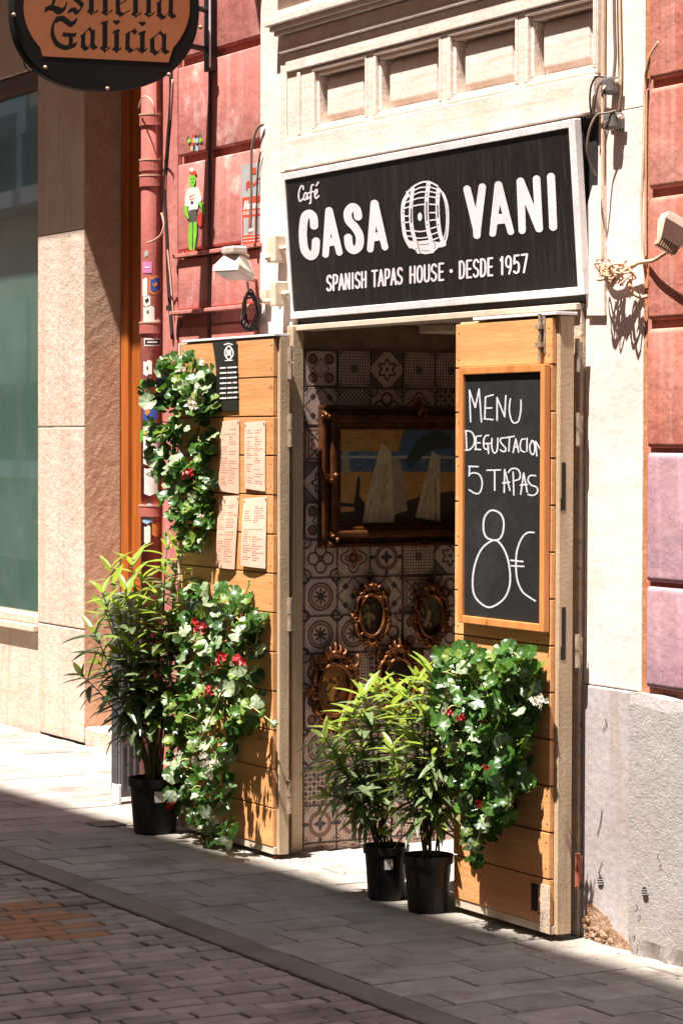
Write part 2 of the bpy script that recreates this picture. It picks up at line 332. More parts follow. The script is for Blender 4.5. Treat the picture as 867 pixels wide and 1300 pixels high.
def add_tube(bm, pts, rad, sides=6, cap=True):
    pts = [Vector(p) for p in pts]; rings = []
    rads = rad if isinstance(rad, (list, tuple)) else [rad]*len(pts)
    up = Vector((0.13, 0.21, .97)); prev = None
    for i, p in enumerate(pts):
        d = (pts[min(i+1, len(pts)-1)]-pts[max(i-1, 0)])
        d = d.normalized() if d.length > 1e-9 else Vector((0, 0, 1))
        a = prev if prev is not None else d.cross(up if abs(d.dot(up)) < .95 else Vector((1, 0, 0)))
        a = (a-d*a.dot(d)); a = a.normalized() if a.length > 1e-6 else d.orthogonal().normalized(); prev = a
        b = d.cross(a)
        rings.append([bm.verts.new(p+(a*math.cos(2*math.pi*k/sides)+b*math.sin(2*math.pi*k/sides))*rads[i]) for k in range(sides)])
    for i in range(len(rings)-1):
        for k in range(sides):
            bm.faces.new((rings[i][k], rings[i][(k+1) % sides], rings[i+1][(k+1) % sides], rings[i+1][k]))
    if cap:
        bm.faces.new(rings[0][::-1]); bm.faces.new(rings[-1])
def tube(name, pts, rad, m, parent=None, sides=6, smooth=True):
    bm = bmesh.new(); add_tube(bm, pts, rad, sides); return from_bm(name, bm, m, parent, smooth)
def add_lathe(bm, prof, c, n=24, axis='z', squash=1.0):
    rings = []
    for r, h in prof:
        rings.append([bm.verts.new((c[0]+r*math.cos(2*math.pi*k/n), c[1]+r*math.sin(2*math.pi*k/n)*squash, c[2]+h)) for k in range(n)])
    for i in range(len(rings)-1):
        for k in range(n):
            bm.faces.new((rings[i][k], rings[i][(k+1) % n], rings[i+1][(k+1) % n], rings[i+1][k]))
    return rings

# flat lettering and pictures: shapes given where they are seen on the photograph's sign plane, cut into strips on that plane
def plane_map(uv, P0, n):
    u = uv[:, 0]; v = uv[:, 1]
    d = fwd[None]+rgt[None]*((u-433.5)/FPX)[:, None]+upv[None]*((650-v)/FPX)[:, None]
    t = ((P0-CAM) @ n)/(d @ n); return CAM+d*t[:, None]
def cap(x1, y1, r1, x2, y2, r2=None): return ('cap', x1, y1, r1, x2, y2, r1 if r2 is None else r2)
def path(pts, r, smooth=True, closed=False, r_end=None):
    pts = catmull(pts, 7, closed) if smooth else pts
    if closed: pts = list(pts)+[pts[0]]
    n = len(pts)-1; re = r if r_end is None else r_end
    return [cap(pts[i][0], pts[i][1], r+(re-r)*i/n, pts[i+1][0], pts[i+1][1], r+(re-r)*(i+1)/n) for i in range(n)]
def nibpath(pts, w, ang=40, th=.6, smooth=False):
    if smooth: pts = catmull(pts, 6)
    return [('nib', *pts[i], *pts[i+1], w, ang, th) for i in range(len(pts)-1)]
def raster(name, layers, P0, n, parent, step=.3, off=.0015):
    """layers: [(material, [shapes])]; later layers cover earlier ones; one flat mesh without overlaps"""
    P0 = np.array(P0, float); n = np.array(n, float); n /= np.linalg.norm(n)
    if (CAM-P0) @ n < 0: n = -n
    P0 = P0+n*off
    bb = []
    for m, prims in layers:
        for p in prims:
            if p[0] == 'cap': bb += [(min(p[1]-p[3], p[4]-p[6]), min(p[2]-p[3], p[5]-p[6])), (max(p[1]+p[3], p[4]+p[6]), max(p[2]+p[3], p[5]+p[6]))]
            elif p[0] in ('poly', '-poly'): a = np.array(p[1]); bb += [tuple(a.min(0)), tuple(a.max(0))]
            elif p[0] == 'nib': bb += [(min(p[1], p[3])-p[5], min(p[2], p[4])-p[5]), (max(p[1], p[3])+p[5], max(p[2], p[4])+p[5])]
            elif p[0] == 'ell': bb += [(p[1]-p[3], p[2]-p[4]), (p[1]+p[3], p[2]+p[4])]
    a = np.array(bb); x0, y0 = a.min(0)-step; x1, y1 = a.max(0)+step
    nx = int((x1-x0)/step)+1; ny = int((y1-y0)/step)+1
    idx = np.zeros((ny, nx), int)
    xs = x0+(np.arange(nx)+.5)*step; ys = y0+(np.arange(ny)+.5)*step
    def win(xa, ya, xb, yb):
        i0 = max(int((xa-x0)/step)-1, 0); i1 = min(int((xb-x0)/step)+2, nx); j0 = max(int((ya-y0)/step)-1, 0); j1 = min(int((yb-y0)/step)+2, ny)
        return i0, i1, j0, j1
    for li, (m, prims) in enumerate(layers):
        for p in prims:
            if p[0] == 'cap':
                _, ax, ay, r1, bx, by, r2 = p; R = max(r1, r2)
                i0, i1, j0, j1 = win(min(ax, bx)-R, min(ay, by)-R, max(ax, bx)+R, max(ay, by)+R)
                X, Y = np.meshgrid(xs[i0:i1], ys[j0:j1]); dx, dy = bx-ax, by-ay; L = dx*dx+dy*dy+1e-9
                t = np.clip(((X-ax)*dx+(Y-ay)*dy)/L, 0, 1); r = r1+(r2-r1)*t
                msk = (X-ax-t*dx)**2+(Y-ay-t*dy)**2 <= r*r
            elif p[0] in ('poly', '-poly'):
                P = np.array(p[1]); i0, i1, j0, j1 = win(*P.min(0), *P.max(0))
                X, Y = np.meshgrid(xs[i0:i1], ys[j0:j1]); msk = np.zeros(X.shape, bool)
                for k in range(len(P)):
                    xa, ya = P[k]; xb, yb = P[(k+1) % len(P)]
                    if ya == yb: continue
                    c = ((ya > Y) != (yb > Y)) & (X < (xb-xa)*(Y-ya)/(yb-ya)+xa); msk ^= c
            elif p[0] == 'ell':
                _, cx, cy, rx, ry = p; i0, i1, j0, j1 = win(cx-rx, cy-ry, cx+rx, cy+ry)
                X, Y = np.meshgrid(xs[i0:i1], ys[j0:j1]); msk = ((X-cx)/rx)**2+((Y-cy)/ry)**2 <= 1
            else:
                _, ax, ay, bx, by, w, ang, th = p
                i0, i1, j0, j1 = win(min(ax, bx)-w, min(ay, by)-w, max(ax, bx)+w, max(ay, by)+w)
                X, Y = np.meshgrid(xs[i0:i1], ys[j0:j1]); nx_, ny_ = math.cos(R_(ang))*w, -math.sin(R_(ang))*w
                det = (bx-ax)*ny_-(by-ay)*nx_; msk = np.zeros(X.shape, bool)
                if abs(det) > 1e-6:
                    t = ((X-ax)*ny_-(Y-ay)*nx_)/det; s = ((bx-ax)*(Y-ay)-(by-ay)*(X-ax))/det
                    msk |= (t >= 0) & (t <= 1) & (abs(s) <= .5)
                for (qx, qy, ex, ey) in ((ax-nx_/2, ay-ny_/2, nx_, ny_), (bx-nx_/2, by-ny_/2, nx_, ny_), (ax, ay, bx-ax, by-ay)):
                    L = ex*ex+ey*ey+1e-9; t = np.clip(((X-qx)*ex+(Y-qy)*ey)/L, 0, 1)
                    msk |= (X-qx-t*ex)**2+(Y-qy-t*ey)**2 <= th*th
            sub = idx[j0:j1, i0:i1]
            if p[0] == '-poly' or m is None: sub[msk] = 0
            else: sub[msk] = li+1
    rects = []; open_ = {}
    for j in range(ny):
        row = idx[j]; ch = np.flatnonzero(np.diff(row))+1; ed = np.concatenate(([0], ch, [nx])); cur = {}
        for a_, b_ in zip(ed[:-1], ed[1:]):
            q = row[a_]
            if q: cur[(a_, b_, q)] = open_.pop((a_, b_, q), j)
        for k, js in open_.items(): rects.append((*k, js, j))
        open_ = cur
    for k, js in open_.items(): rects.append((*k, js, ny))
    uv = []; faces = []; mi = []
    for a_, b_, q, j0, j1 in rects:
        k = len(uv); uv += [(x0+a_*step, y0+j1*step), (x0+b_*step, y0+j1*step), (x0+b_*step, y0+j0*step), (x0+a_*step, y0+j0*step)]
        faces.append((k, k+1, k+2, k+3)); mi.append(q-1)
    pts = plane_map(np.array(uv), P0, n)
    o = mesh_obj(name, pts, faces, [m if m else MT['black'] for m, _ in layers], parent, midx=mi)
    return o

# ================================================================ GROUND
g = root('street', kind='structure'); tag(g, 'narrow paved street of small stone setts')
sheet = box('ground_bed', -60, 40, -20, 12, -.3, -.012, MT['joint'], g)
sheet['kind'] = 'structure'
Y_KERB0, Y_KERB1 = -1.00, -1.13      # smooth band between slabs and setts
bm = bmesh.new(); add_box(bm, -30, 20, Y_KERB1+.006, Y_KERB0-.006, -.05, 0.003, .004)
gut = from_bm('gutter_band', bm, MT['band']); tag(gut, 'smooth dark band running between slabs and setts', kind='structure')

def piece_mesh(name, lx, ly, h, bev, m):
    bm = bmesh.new(); add_box(bm, -lx/2, lx/2, -ly/2, ly/2, -h, 0, 0)
    top = [e for e in bm.edges if all(v.co.z > -1e-6 for v in e.verts)]
    bmesh.ops.bevel(bm, geom=top, offset=bev, segments=1, affect='EDGES')
    for v in bm.verts: v.co.x += random.uniform(-.0015, .0015); v.co.y += random.uniform(-.0015, .0015)
    me = bpy.data.meshes.new(name); bm.to_mesh(me); bm.free(); me.materials.append(m); return me
def in_view(x, y, mrg=12):
    u, v = to_px((x, y, 0)); return -mrg < u < 867+mrg and -mrg < v < 1300+mrg
# setts: long side across the street
pm = [piece_mesh('paver', .067, .212, .06, .004, MT['paver']) for _ in range(6)]
po = [piece_mesh('paver', .067, .212, .06, .004, MT['paver_o']) for _ in range(3)]
cand = []; far = []
nr = 0
x = 4.0
while x > -12:
    off = random.uniform(0, .22)
    y = Y_KERB1 - .004
    y0 = y
    first = True
    while y0 > -7:
        L = .217 if not first else .217*(.35+.65*((nr*0.37) % 1))
        yc = y0-L/2; first = False
        cand.append((x, yc, L)); y0 -= L+.006*0
    x -= .078; nr += 1
vis = [c for c in cand if in_view(c[0], c[1])]
vis.sort(key=lambda c: depth_of((c[0], c[1], 0)))
keep = set(vis[:300]); 
bmf = bmesh.new(); nf = 0
for c in cand:
    x, y, L = c
    dz = random.uniform(-.003, .002)
    if c in keep:
        orange = (-1.52 < x < -.78 and -1.66 < y < -1.30 and (y < -1.39 or x < -1.1) and random.random() < .93)
        o = bpy.data.objects.new('paver', random.choice(po if orange else pm)); o.location = (x+random.uniform(-.002, .002), y, dz)
        o.scale = (1, max(L-.009, .03)/.212, 1); o.rotation_euler = (random.uniform(-.006, .006), random.uniform(-.012, .012), random.uniform(-.008, .008)+(math.pi if random.random() < .5 else 0))
        link(o, g); nf += 1
    elif y > -6.3 and -8 < x < 4:
        add_box(bmf, x-.033, x+.033, y-L/2+.005, y+L/2-.005, -.05, dz)
o = from_bm('paver_field', bmf, MT['paver'], g); o['kind'] = 'stuff'
# pavement slabs
sw = root('pavement', kind='structure'); tag(sw, 'pavement of rectangular stone slabs along the facade')
sm = [piece_mesh('paving_slab', .167, .27, .05, .003, MT['slab']) for _ in range(6)]
slabs = []
x = 3.2; row = 0
while x > -14:
    ytop = 0.0 if x > -3.3 else (.70 if x < -5.7 else .9)
    y = Y_KERB0+.002; k = 0
    L0 = [.27, .135, .20, .08][row % 4]+random.uniform(-.02, .02)
    while y < ytop-.01:
        L = L0 if k == 0 else .272
        if y+L > ytop-.05: L = ytop-y
        slabs.append((x, y+L/2, L)); y += L; k += 1
    x -= .175; row += 1
vis = [s for s in slabs if in_view(s[0], s[1])]; vis.sort(key=lambda c: depth_of((c[0], c[1], 0))); keep = set(vis[:300])
bmf = bmesh.new()
for s in slabs:
    x, y, L = s; dz = random.uniform(-.0022, .0018)
    if s in keep:
        o = bpy.data.objects.new('paving_slab', random.choice(sm)); o.location = (x, y, dz); o.scale = (1, (L-.005)/.27, 1)
        o.rotation_euler = (random.uniform(-.004, .004), random.uniform(-.006, .006), random.uniform(-.004, .004)); link(o, sw)
    else: add_box(bmf, x-.084, x+.084, y-L/2+.002, y+L/2-.002, -.05, dz)
o = from_bm('slab_field', bmf, MT['slab'], sw); o['kind'] = 'stuff'
gp = atz(120, 1046); bm = bmesh.new(); add_box(bm, gp[0]-.03, gp[0]+.12, gp[1]-.03, gp[1]+.10, -.04, .005, .003)
o = from_bm('access_cover', bm, MT['iron']); tag(o, 'small dark iron access cover set in the pavement beside the left pot', 'cover')

# ================================================================ TAPAS BAR BUILDING
B = root('bar_building', 'salmon and cream street facade holding the open doorway of the tapas bar', 'building')
XL, XR = -1.95, -.02; ZD = 2.085
# --- right side: pilaster, recess, blocks, plinth
PX = .315
zg = .845
box('pilaster', -.006, PX, .0, .30, zg, 2.72, MT['cream'], B, .004, 2)
box('pilaster', .0855, PX, .0, .30, 2.7215, 3.9, MT['cream'], B, .002)
box('pilaster', -.4, .085, .05, .30, 3.2, 3.9, MT['cream'], B)
box('plinth', -.006, PX-.02, -.006, .30, -.1, zg-.003, MT['grey_sm'], B, .006, 2)
box('plaster_recess', PX+.001, float(at(819, 420, -.03)[0])-.023, .006, .3, zg-.02, 10, MT['ochre'], B)
box('groove_backing', float(at(819, 420, -.03)[0])-.022, 3.4, -.003, .3, zg-.02, 10, MT['pink'], B)
BX = float(at(819, 420, -.03)[0]); zs = [.862, 1.200, 1.625, 2.03, 2.445, 2.79, 3.3, 3.8]
for i in range(len(zs)-1):
    z0, z1 = zs[i]+.004, zs[i+1]-(.010 if i < 2 else .022)
    bm = bmesh.new(); add_box(bm, BX, 1.6, -.024, .05, z0, z1, .018, 3)
    from_bm('wall_block', bm, MT['mauve'] if i < 2 else MT['pink'], B, True)
    bm = bmesh.new(); add_box(bm, 1.62, 3.4, -.030, .05, z0, z1, .018, 3)
    from_bm('wall_block', bm, MT['mauve'] if i < 2 else MT['pink'], B, True)
# rough plinth with chipped top edge
nx_, nz_ = 60, 24; vs = []; fs = []
for j in range(nz_+1):
    for i in range(nx_+1):
        x = PX-.02+(3.4-PX+.02)*(i/nx_)**1.6; z = -.1+(zg+.1-.004+.006*math.sin(x*23))*j/nz_
        e = .0018*math.sin(x*31+math.sin(z*17)*2)+.0012*math.sin(x*77)*math.cos(z*53)
        y = -.03+e*.35+(.006*max(0, (j-nz_+1)))
        if z < .06: y += .02*abs(math.sin(x*19))*(1-z/.06)
        vs.append((x, y, z))
for j in range(nz_):
    for i in range(nx_):
        a = j*(nx_+1)+i; fs.append((a, a+1, a+nx_+2, a+nx_+1))
k = len(vs); vs += [(PX-.02, .3, -.1), (3.4, .3, -.1), (3.4, .3, zg), (PX-.02, .3, zg)]
t0 = nz_*(nx_+1); fs.append(tuple([t0+i for i in range(nx_+1)]+[k+2, k+3]))
fs.append(tuple([j*(nx_+1) for j in range(nz_+1)]+[k+3, k]))
mesh_obj('plinth', vs, fs, MT['grey_rg'], B)
# damaged foot of the wall: lumps of broken plaster
bm = bmesh.new()
for _ in range(150):
    t = random.random(); u = 742+t*60; v = 1206-(1-t)*random.random()*44+t*16
    p = at(u, v, -.012); r = random.uniform(.004, .012)
    q = bmesh.ops.create_icosphere(bm, subdivisions=1, radius=r)
    for w in q['verts']: w.co = Vector((w.co.x*1.3+p[0], w.co.y*.7+p[1]-.0, max(w.co.z*random.uniform(.5, 1)+p[2], -.01)))
o = from_bm('broken_plaster', bm, MT['rubble'], B); o['kind'] = 'stuff'
bm = bmesh.new()
outl = [(744, 1150), (752, 1147), (764, 1160), (772, 1166), (778, 1180), (790, 1190), (800, 1200), (806, 1216), (742, 1196)]
for P in [outl]:
    add_quadbox(bm, [at(u+random.uniform(-1, 1), v, -.010) for u, v in P], (0, .006, 0))
from_bm('exposed_patch', bm, MT['rubble'], B)
# little vents and cracks in the plinth
for (u, v) in ((762, 1120), (818, 1133)):
    yy = -.008 if u < 797 else -.036
    raster('wall_vent', [(MT['black'], [('ell', u, v, 3.6, 6.5)]), (MT['grey_sm'], [cap(u-3, v-3, .5, u+3, v-3), cap(u-3, v, .5, u+3, v), cap(u-3, v+3, .5, u+3, v+3)])], (0, yy, 0), (0, 1, 0), B, .5, .002)
cr = []
for pts in ([(764, 1095), (760, 1108), (763, 1113)], [(768, 913), (770, 920), (765, 928)], [(764, 1028), (762, 1045), (758, 1060)]):
    cr += path(pts, .45, True)
raster('crack', [(MT['soil'], cr)], (0, -.008, 0), (0, 1, 0), B, .4, .001)
cr = []
for (u, v) in ((808, 1150), (805, 1188), (836, 1085)):
    cr += path([(u, v), (u+random.uniform(-2, 2), v+4), (u+random.uniform(-3, 3), v+8)], .5, True)
raster('crack', [(MT['soil'], cr)], (0, -.0385, 0), (0, 1, 0), B, .4, .004)

# --- door frame
box('door_jamb', -.055, -.012, -.015, .09, 0, ZD, MT['rusty'], B, .003)
box('door_jamb', XL-.052, XL+.0, -.05, .0, 0, ZD+.02, MT['steel'], B, .003)
box('door_header', XL-.05, -.012, -.035, .06, ZD, ZD+.022, MT['steel_w'], B, .002)
box('header_board', XL-.05, -.008, .0, .12, ZD+.024, 2.70, MT['soffit_black'], B)
box('threshold', XL, -.055, -.012, .09, -.05, .010, MT['ffloor'], B, .003)
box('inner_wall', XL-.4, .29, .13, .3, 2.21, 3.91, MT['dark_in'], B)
# --- interior
box('floor_slab', XL-.05, 0.0, .092, 3.0, -.1, .004, MT['ffloor'], B)
box('ceiling', XL-.2, .3, .125, 3.0, 2.12, 2.2, MT['ceil'], B)
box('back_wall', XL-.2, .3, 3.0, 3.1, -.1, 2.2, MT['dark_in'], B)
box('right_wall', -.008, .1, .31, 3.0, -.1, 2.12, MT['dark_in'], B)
cl = box('ceiling_light', -1.9, -1.72, .50, .74, 2.085, 2.118, MT['white_pl'], None, .005); tag(cl, 'pale rectangular light fitting on the ceiling inside the doorway', 'light')
# tiles
def tile_mat(k):
    m, nt, b, out = new_mat('patterned_tile_%d' % k)
    tc = node(nt, 'ShaderNodeTexCoord'); sp = node(nt, 'ShaderNodeSeparateXYZ'); nt.links.new(tc.outputs['Generated'], sp.inputs[0])
    x = X_(nt, sp.outputs[1])-.5; y = X_(nt, sp.outputs[2])-.5; ax, ay = x.abs(), y.abs()
    r = (x*x+y*y).sqrt(); th = y.atan2(x); dm = ax+ay
    def band(q, c, w): return (q-c).abs() < w*1.2
    def ring(cx, cy, c, w): return band(((ax-cx)*(ax-cx)+(ay-cy)*(ay-cy)).sqrt(), c, w)
    if k == 0: d = band(r-(th*4).cos()*.07, .33, .022).max(band(r, .1, .03)); t = r < (th*4).cos()*.06+.24
    elif k == 1: d = band(dm, .43, .025).max(band(dm, .2, .02)).max((ax.min(ay) < .02)*(dm < .3)); t = band(dm, .33, .04)
    elif k == 2: d = ((x*25.13).sin()*(y*25.13).sin()) > .25; t = (((x*25.13).sin()*(y*25.13).sin()) < -.55)
    elif k == 3: d = (r < (th*8).cos()*.07+.15).max(band(r, .36, .02)).max(ring(.5, .5, .14, .02)); t = band(r, .28, .03)
    elif k == 4: d = ring(.22, 0, .16, .02).max(ring(0, .22, .16, .02)).max(ring(.5, .5, .22, .02)); t = r < .09
    elif k == 5: d = (dm.min((ax-.5).abs()+(ay-.5).abs()) < .11).max(((ax-.25).abs()+(ay-.25).abs()) < .1); t = band(dm, .5, .03)
    elif k == 6: d = band((x*37.7).sin()*(y*37.7).sin(), 0, .18); t = (r < .12)
    elif k == 7: d = ((ax-ay).abs() < .03)*(r > .12); d = d.max(band(ax.max(ay), .46, .015)).max(band(r-(th*4).sin().abs()*.12, .2, .02)); t = band(ax.max(ay), .38, .03)
    elif k == 8: d = ring(.25, .25, .12, .02).max(band(dm, .25, .015)).max(band(ax.max(ay), .48, .02)); t = ring(.25, .25, .05, .04)
    elif k == 9: d = (ax.min(ay)-.02 < ((r*18).sin()*.04)); t = band(r, .3, .05)
    elif k == 10: d = band(r+(th*6).cos()*.05, .22, .03).max(band(dm, .62, .03)).max(r < .05); t = (dm > .66)
    else: d = (band((x+y)*8.0-((x+y)*8.0)._m('ROUND'), 0, .10)).max(band((x-y)*8.0-((x-y)*8.0)._m('ROUND'), 0, .10)); t = r < 0.03
    d = d.max(ring(.5, .5, .10, .014)).max(band(ax.max(ay), .485, .008)).max(band(dm, .78, .012))
    if k not in (2, 6, 11): d = d.max(((x*50.3).sin()*(y*50.3).sin() > .82)*(band(r, .42, .07)))
    v = coords(nt, rnd=True); f, _ = noise(nt, v, 30, 4, .6)
    base = mixc(nt, f, srgb(186, 164, 150), srgb(168, 144, 130))
    pal = [(srgb(70, 52, 45), srgb(130, 86, 66)), (srgb(62, 54, 56), srgb(116, 88, 76)), (srgb(80, 54, 44), srgb(98, 88, 88)), (srgb(70, 52, 45), srgb(126, 92, 78))][k % 4]
    c = mixc(nt, t.k, base, pal[1]); c = mixc(nt, d.k, c, pal[0])
    nt.links.new(c, b.inputs['Base Color']); b.inputs['Roughness'].default_value = .55; b.inputs['Specular IOR Level'].default_value = .35
    return m
TM = [tile_mat(k) for k in range(12)]
TS = .152
tw = box('tiled_wall', XL-.2, XL-.010, .0, 3.0, -.1, 2.12, MT['terr'], B)
tmesh = []
for k in range(12):
    bm = bmesh.new(); add_box(bm, -.009, 0, -TS/2+.0012, TS/2-.0012, -TS/2+.0012, TS/2-.0012, .0012)
    me = bpy.data.meshes.new('tile'); bmesh.ops.recalc_face_normals(bm, faces=bm.faces); bm.to_mesh(me); bm.free(); me.materials.append(TM[k]); tmesh.append(me)
bigs = {}
for iy in range(12):
    for iz in range(14):
        k = random.Random(iy*131+iz*17+5).randrange(12)
        zc = .038+TS*(iz+.5); sc = 1
        if zc+TS/2 > 2.118: continue
        o = bpy.data.objects.new('tile', tmesh[k]); o.location = Vector((XL, .003+TS*(iy+.5), zc))-tw.location; o.location.x += random.uniform(-.0008, .0008)
        if random.random() < .5: o.rotation_euler = (math.pi/2*random.randrange(4), 0, 0)
        link(o, tw)
for iy in range(12):
    bm = bmesh.new(); add_box(bm, XL-.009, XL, .003+TS*iy+.001, .003+TS*(iy+1)-.001, .004, .036, .001)
    o = from_bm('tile', bm, TM[(iy*5) % 12], tw); o.location -= tw.location

# --- left pilaster and pink wall
box('pilaster', -2.292, XL-.053, -.02, .3, 0, 3.9, MT['cream'], B, .006, 2)
box('wall_backing', -3.24, -2.293, .02, .3, 0, 10, MT['pink_l'], B)
def zat(u, v, y=0): return float(at(u, v, y)[2])
gz = [zat(280, 391), zat(280, 317), zat(280, 193), zat(280, 66), 4.3, 5.2]
bx0 = float(at(229, 300, 0)[0])
box('wall_edge_strip', -3.24, bx0-.022, -.006, .02, 0, 5, MT['pink_l'], B, .004)
box('wall_block', bx0, -2.295, -.008, .02, 0, gz[0]-.07, MT['pink_l'], B, .006)
for i in range(5):
    bm = bmesh.new(); add_box(bm, bx0, -2.295, -.012, .02, gz[i]+(.004 if i == 0 else .018), gz[i+1]-.018, .009, 2)
    from_bm('wall_block', bm, MT['pink_l'], B, True)
bm = bmesh.new(); add_box(bm, bx0-.02, -2.27, -.045, .02, gz[0]-.014, gz[0]+.002, .003)
from_bm('wall_ledge', bm, MT['pink_l'], B)
box('wall_ledge', bx0-.02, -2.27, -.030, .012, gz[1]-.012, gz[1]+.004, MT['pink_l'], B, .002)
# upper wall out of the frame, balcony over the bar
box('upper_wall', XL-.4, PX-.001, .02, .3, 3.92, 10, MT['cream'], B)
box('balcony', -2.3, 2.2, -.46, .02, 4.70, 4.82, MT['cream'], B)
bm = bmesh.new()
for k in range(14):
    xx = -2.2+k*.32; add_quadbox(bm, [(xx-.06, -.46, 4.7), (xx+.06, -.46, 4.7), (xx, -.46, 4.52)], (0, .03, 0))
from_bm('balcony_trim', bm, MT['cream'], B)

# --- frieze over the door (cream joinery)
FR = B
fy = .03                                   # panel ground
zb = lambda u, v: zat(u, v, -.01)
FX0, FX1 = XL-.10, .085; PZ0, PZ1 = 2.853, 3.112
box('frieze_rail', FX0, FX1, -.040, .02, 2.722, PZ0-.003, MT['cream_wood'], B, .005)
box('frieze_rail', FX0, FX1, -.034, .02, PZ1+.003, 3.190, MT['cream_wood'], B, .004)
us = [(397, 467), (475, 561), (569, 658), (667, 757)]
xe = [(float(at(a, 150, -.02)[0]), float(at(b, 150, -.02)[0])) for a, b in us]
box('frieze_back', FX0, FX1, .042, .12, 2.73, 3.2, MT['cream_wood'], B)
edges = [FX0]+[q for p in xe for q in p]+[FX1]
for a, b_ in zip(edges[0::2], edges[1::2]):
    bm = bmesh.new(); add_box(bm, a, b_, -.024, -.0005, PZ0-.002, PZ1+.002, .003)
    m0 = (a+b_)/2
    if b_-a > .05: add_box(bm, m0-.012, m0+.012, -.031, -.024, PZ0+.006, PZ1-.006, .003)
    add_box(bm, a, b_, -.0004, .041, PZ0-.002, PZ1+.002)
    from_bm('frieze_stile', bm, MT['cream_wood'], B)
for a, b_ in xe:
    last = b_ > -.02
    pn = empty('frieze_panel', ((a+b_)/2, 0, 2.86), None, None); pn.parent = B
    z0, z1 = PZ0, PZ1; w = .016; yb5 = .033
    if last: yb5 = -.006
    for lv, (yy0, ins) in enumerate([(-.027, 0.0), (-.012, .0165)]):
        bm = bmesh.new(); i0 = ins+.001
        for (xa, xb, za, zb_) in ((a+i0, b_-i0, z0+i0, z0+i0+w), (a+i0, b_-i0, z1-i0-w, z1-i0), (a+i0, a+i0+w, z0+i0+w, z1-i0-w), (b_-i0-w, b_-i0, z0+i0+w, z1-i0-w)):
            add_box(bm, xa, xb, yy0, .0405, za, zb_, .004)
        o = from_bm('moulding', bm, MT['cream_wood'], pn); o.location -= pn.location
    i1, i2 = .036, .062; bm = bmesh.new(); f0, f1 = .0415, .0035
    ring = lambda ii, yy, ij=None: [bm.verts.new(p) for p in ((a+ii*1.15, yy, z0+ii), (b_-ii*1.15, yy, z0+ii), (b_-ii*1.15, yy, z1-ii), (a+ii*1.15, yy, z1-ii))]
    r0 = ring(i1, f0); r1 = ring(i1, .036); r2 = ring(i1+.028, .010); r3 = ring(i1+.030, .004); r4 = ring(i1+.037, f1)
    for p, q in ((r0, r1), (r1, r2), (r2, r3), (r3, r4)):
        for k in range(4): bm.faces.new((p[k], p[(k+1) % 4], q[(k+1) % 4], q[k]))
    bm.faces.new(r4)
    o = from_bm('raised_field', bm, MT['cream_wood'], pn); o.location -= pn.location
for (y0, z0, z1, xo) in ((-.048, 3.192, 3.208, .01), (-.040, 3.210, 3.262, .0), (-.060, 3.264, 3.280, .03), (-.072, 3.282, 3.30, .045), (-.088, 3.302, 3.335, .06), (-.05, 3.337, 3.42, .03)):
    box('cornice', FX0-xo-.02, FX1, y0, -.001, z0, z1, MT['cream_wood'], B, .004, 2)
box('cornice', FX0-.05, -.01, .0, .12, 3.192, 3.42, MT['cream_wood'], B)
bm = bmesh.new()
for k in range(5): add_box(bm, -2.08, -.3, -.075, .0, 3.43+k*.03, 3.445+k*.03, .003)
from_bm('shutter_slats', bm, MT['alu'], B)
box('corner_board', XL-.150, XL-.101, -.030, .03, 2.72, 3.19, MT['cream_wood'], B, .004)
add_ = bmesh.new(); add_quadbox(add_, [at(742, 262, -.006), at(740, 151, -.006), at(758, 147, -.006), at(757, 235, -.006), at(750, 248, -.006)], (0, .005, 0)); from_bm('black_gap_board', add_, MT['soffit_black'], B)
# trim board right of the sign, conduit groove
bm = bmesh.new(); xa = float(at(752, 300, -.01)[0]); xb = float(at(766, 300, -.01)[0])
add_quadbox(bm, [at(745, 400, -.012), at(745, 262, -.012), at(752, 235, -.012), at(767, 235, -.012), at(767, 400, -.012)], (0, .012, 0))
from_bm('chipped_plaster_layer', bm, MT['cream'], B)

# ================================================================ NEIGHBOUR BUILDING (left, set back)
N = root('stone_building', 'older stone building with a green shop window, left of the drainpipe', 'building')
YN = .72
pxl, pxr = float(at(48, 500, YN)[0]), float(at(107, 500, YN)[0])
def rough_panel(name, P, nu, nv, m, parent, amp=.006):
    """displaced grid between 4 corners P00,P10,P11,P01, normal from the corners"""
    a, b_, c, d = [np.array(p, float) for p in P]; n = np.cross(b_-a, d-a); n /= np.linalg.norm(n); vs = []; fs = []
    for j in range(nv+1):
        for i in range(nu+1):
            s, t = i/nu, j/nv; p = a*(1-s)*(1-t)+b_*s*(1-t)+c*s*t+d*(1-s)*t
            e = 0 if i in (0, nu) or j in (0, nv) else rs.uniform(-1, 1)*amp
            vs.append(p+n*e)
    for j in range(nv):
        for i in range(nu):
            k = j*(nu+1)+i; fs.append((k, k+1, k+nu+2, k+nu+1))
    return mesh_obj(name, vs, fs, m, parent)
JZ = [0.0, .62, 1.72, 2.79, 3.95]
for i in range(4):
    bm = bmesh.new(); add_box(bm, pxl, pxr-.004, YN, 1.6, JZ[i]+.003, JZ[i+1]-.003, .006, 2)
    from_bm('pillar_stone', bm, MT['stone'], N)
rough_panel('pillar_side', [(pxr, YN+.004, 0), (pxr, .93, 0), (pxr, .93, 4.3), (pxr, YN+.004, 4.3)], 8, 120, MT['stone_r'], N, .0007)
box('wall_below_window', -16, pxl-.004, YN+.012, 1.6, -.05, .56, MT['stone'], N, .008, 2)
box('wall_over_window', -16, pxl-.004, YN+.006, 1.6, 3.74, 6.5, MT['stone'], N, .006)
box('upper_storey', -16, -3.26, YN+.01, 1.6, 6.5, 10, MT['stone'], N)
box('lintel_wall', pxl, -3.26, YN+.012, 1.6, 4.302, 6.5, MT['stone'], N)
win = empty('shop_window', (pxl-1, YN, .66), None, None); win.parent = N
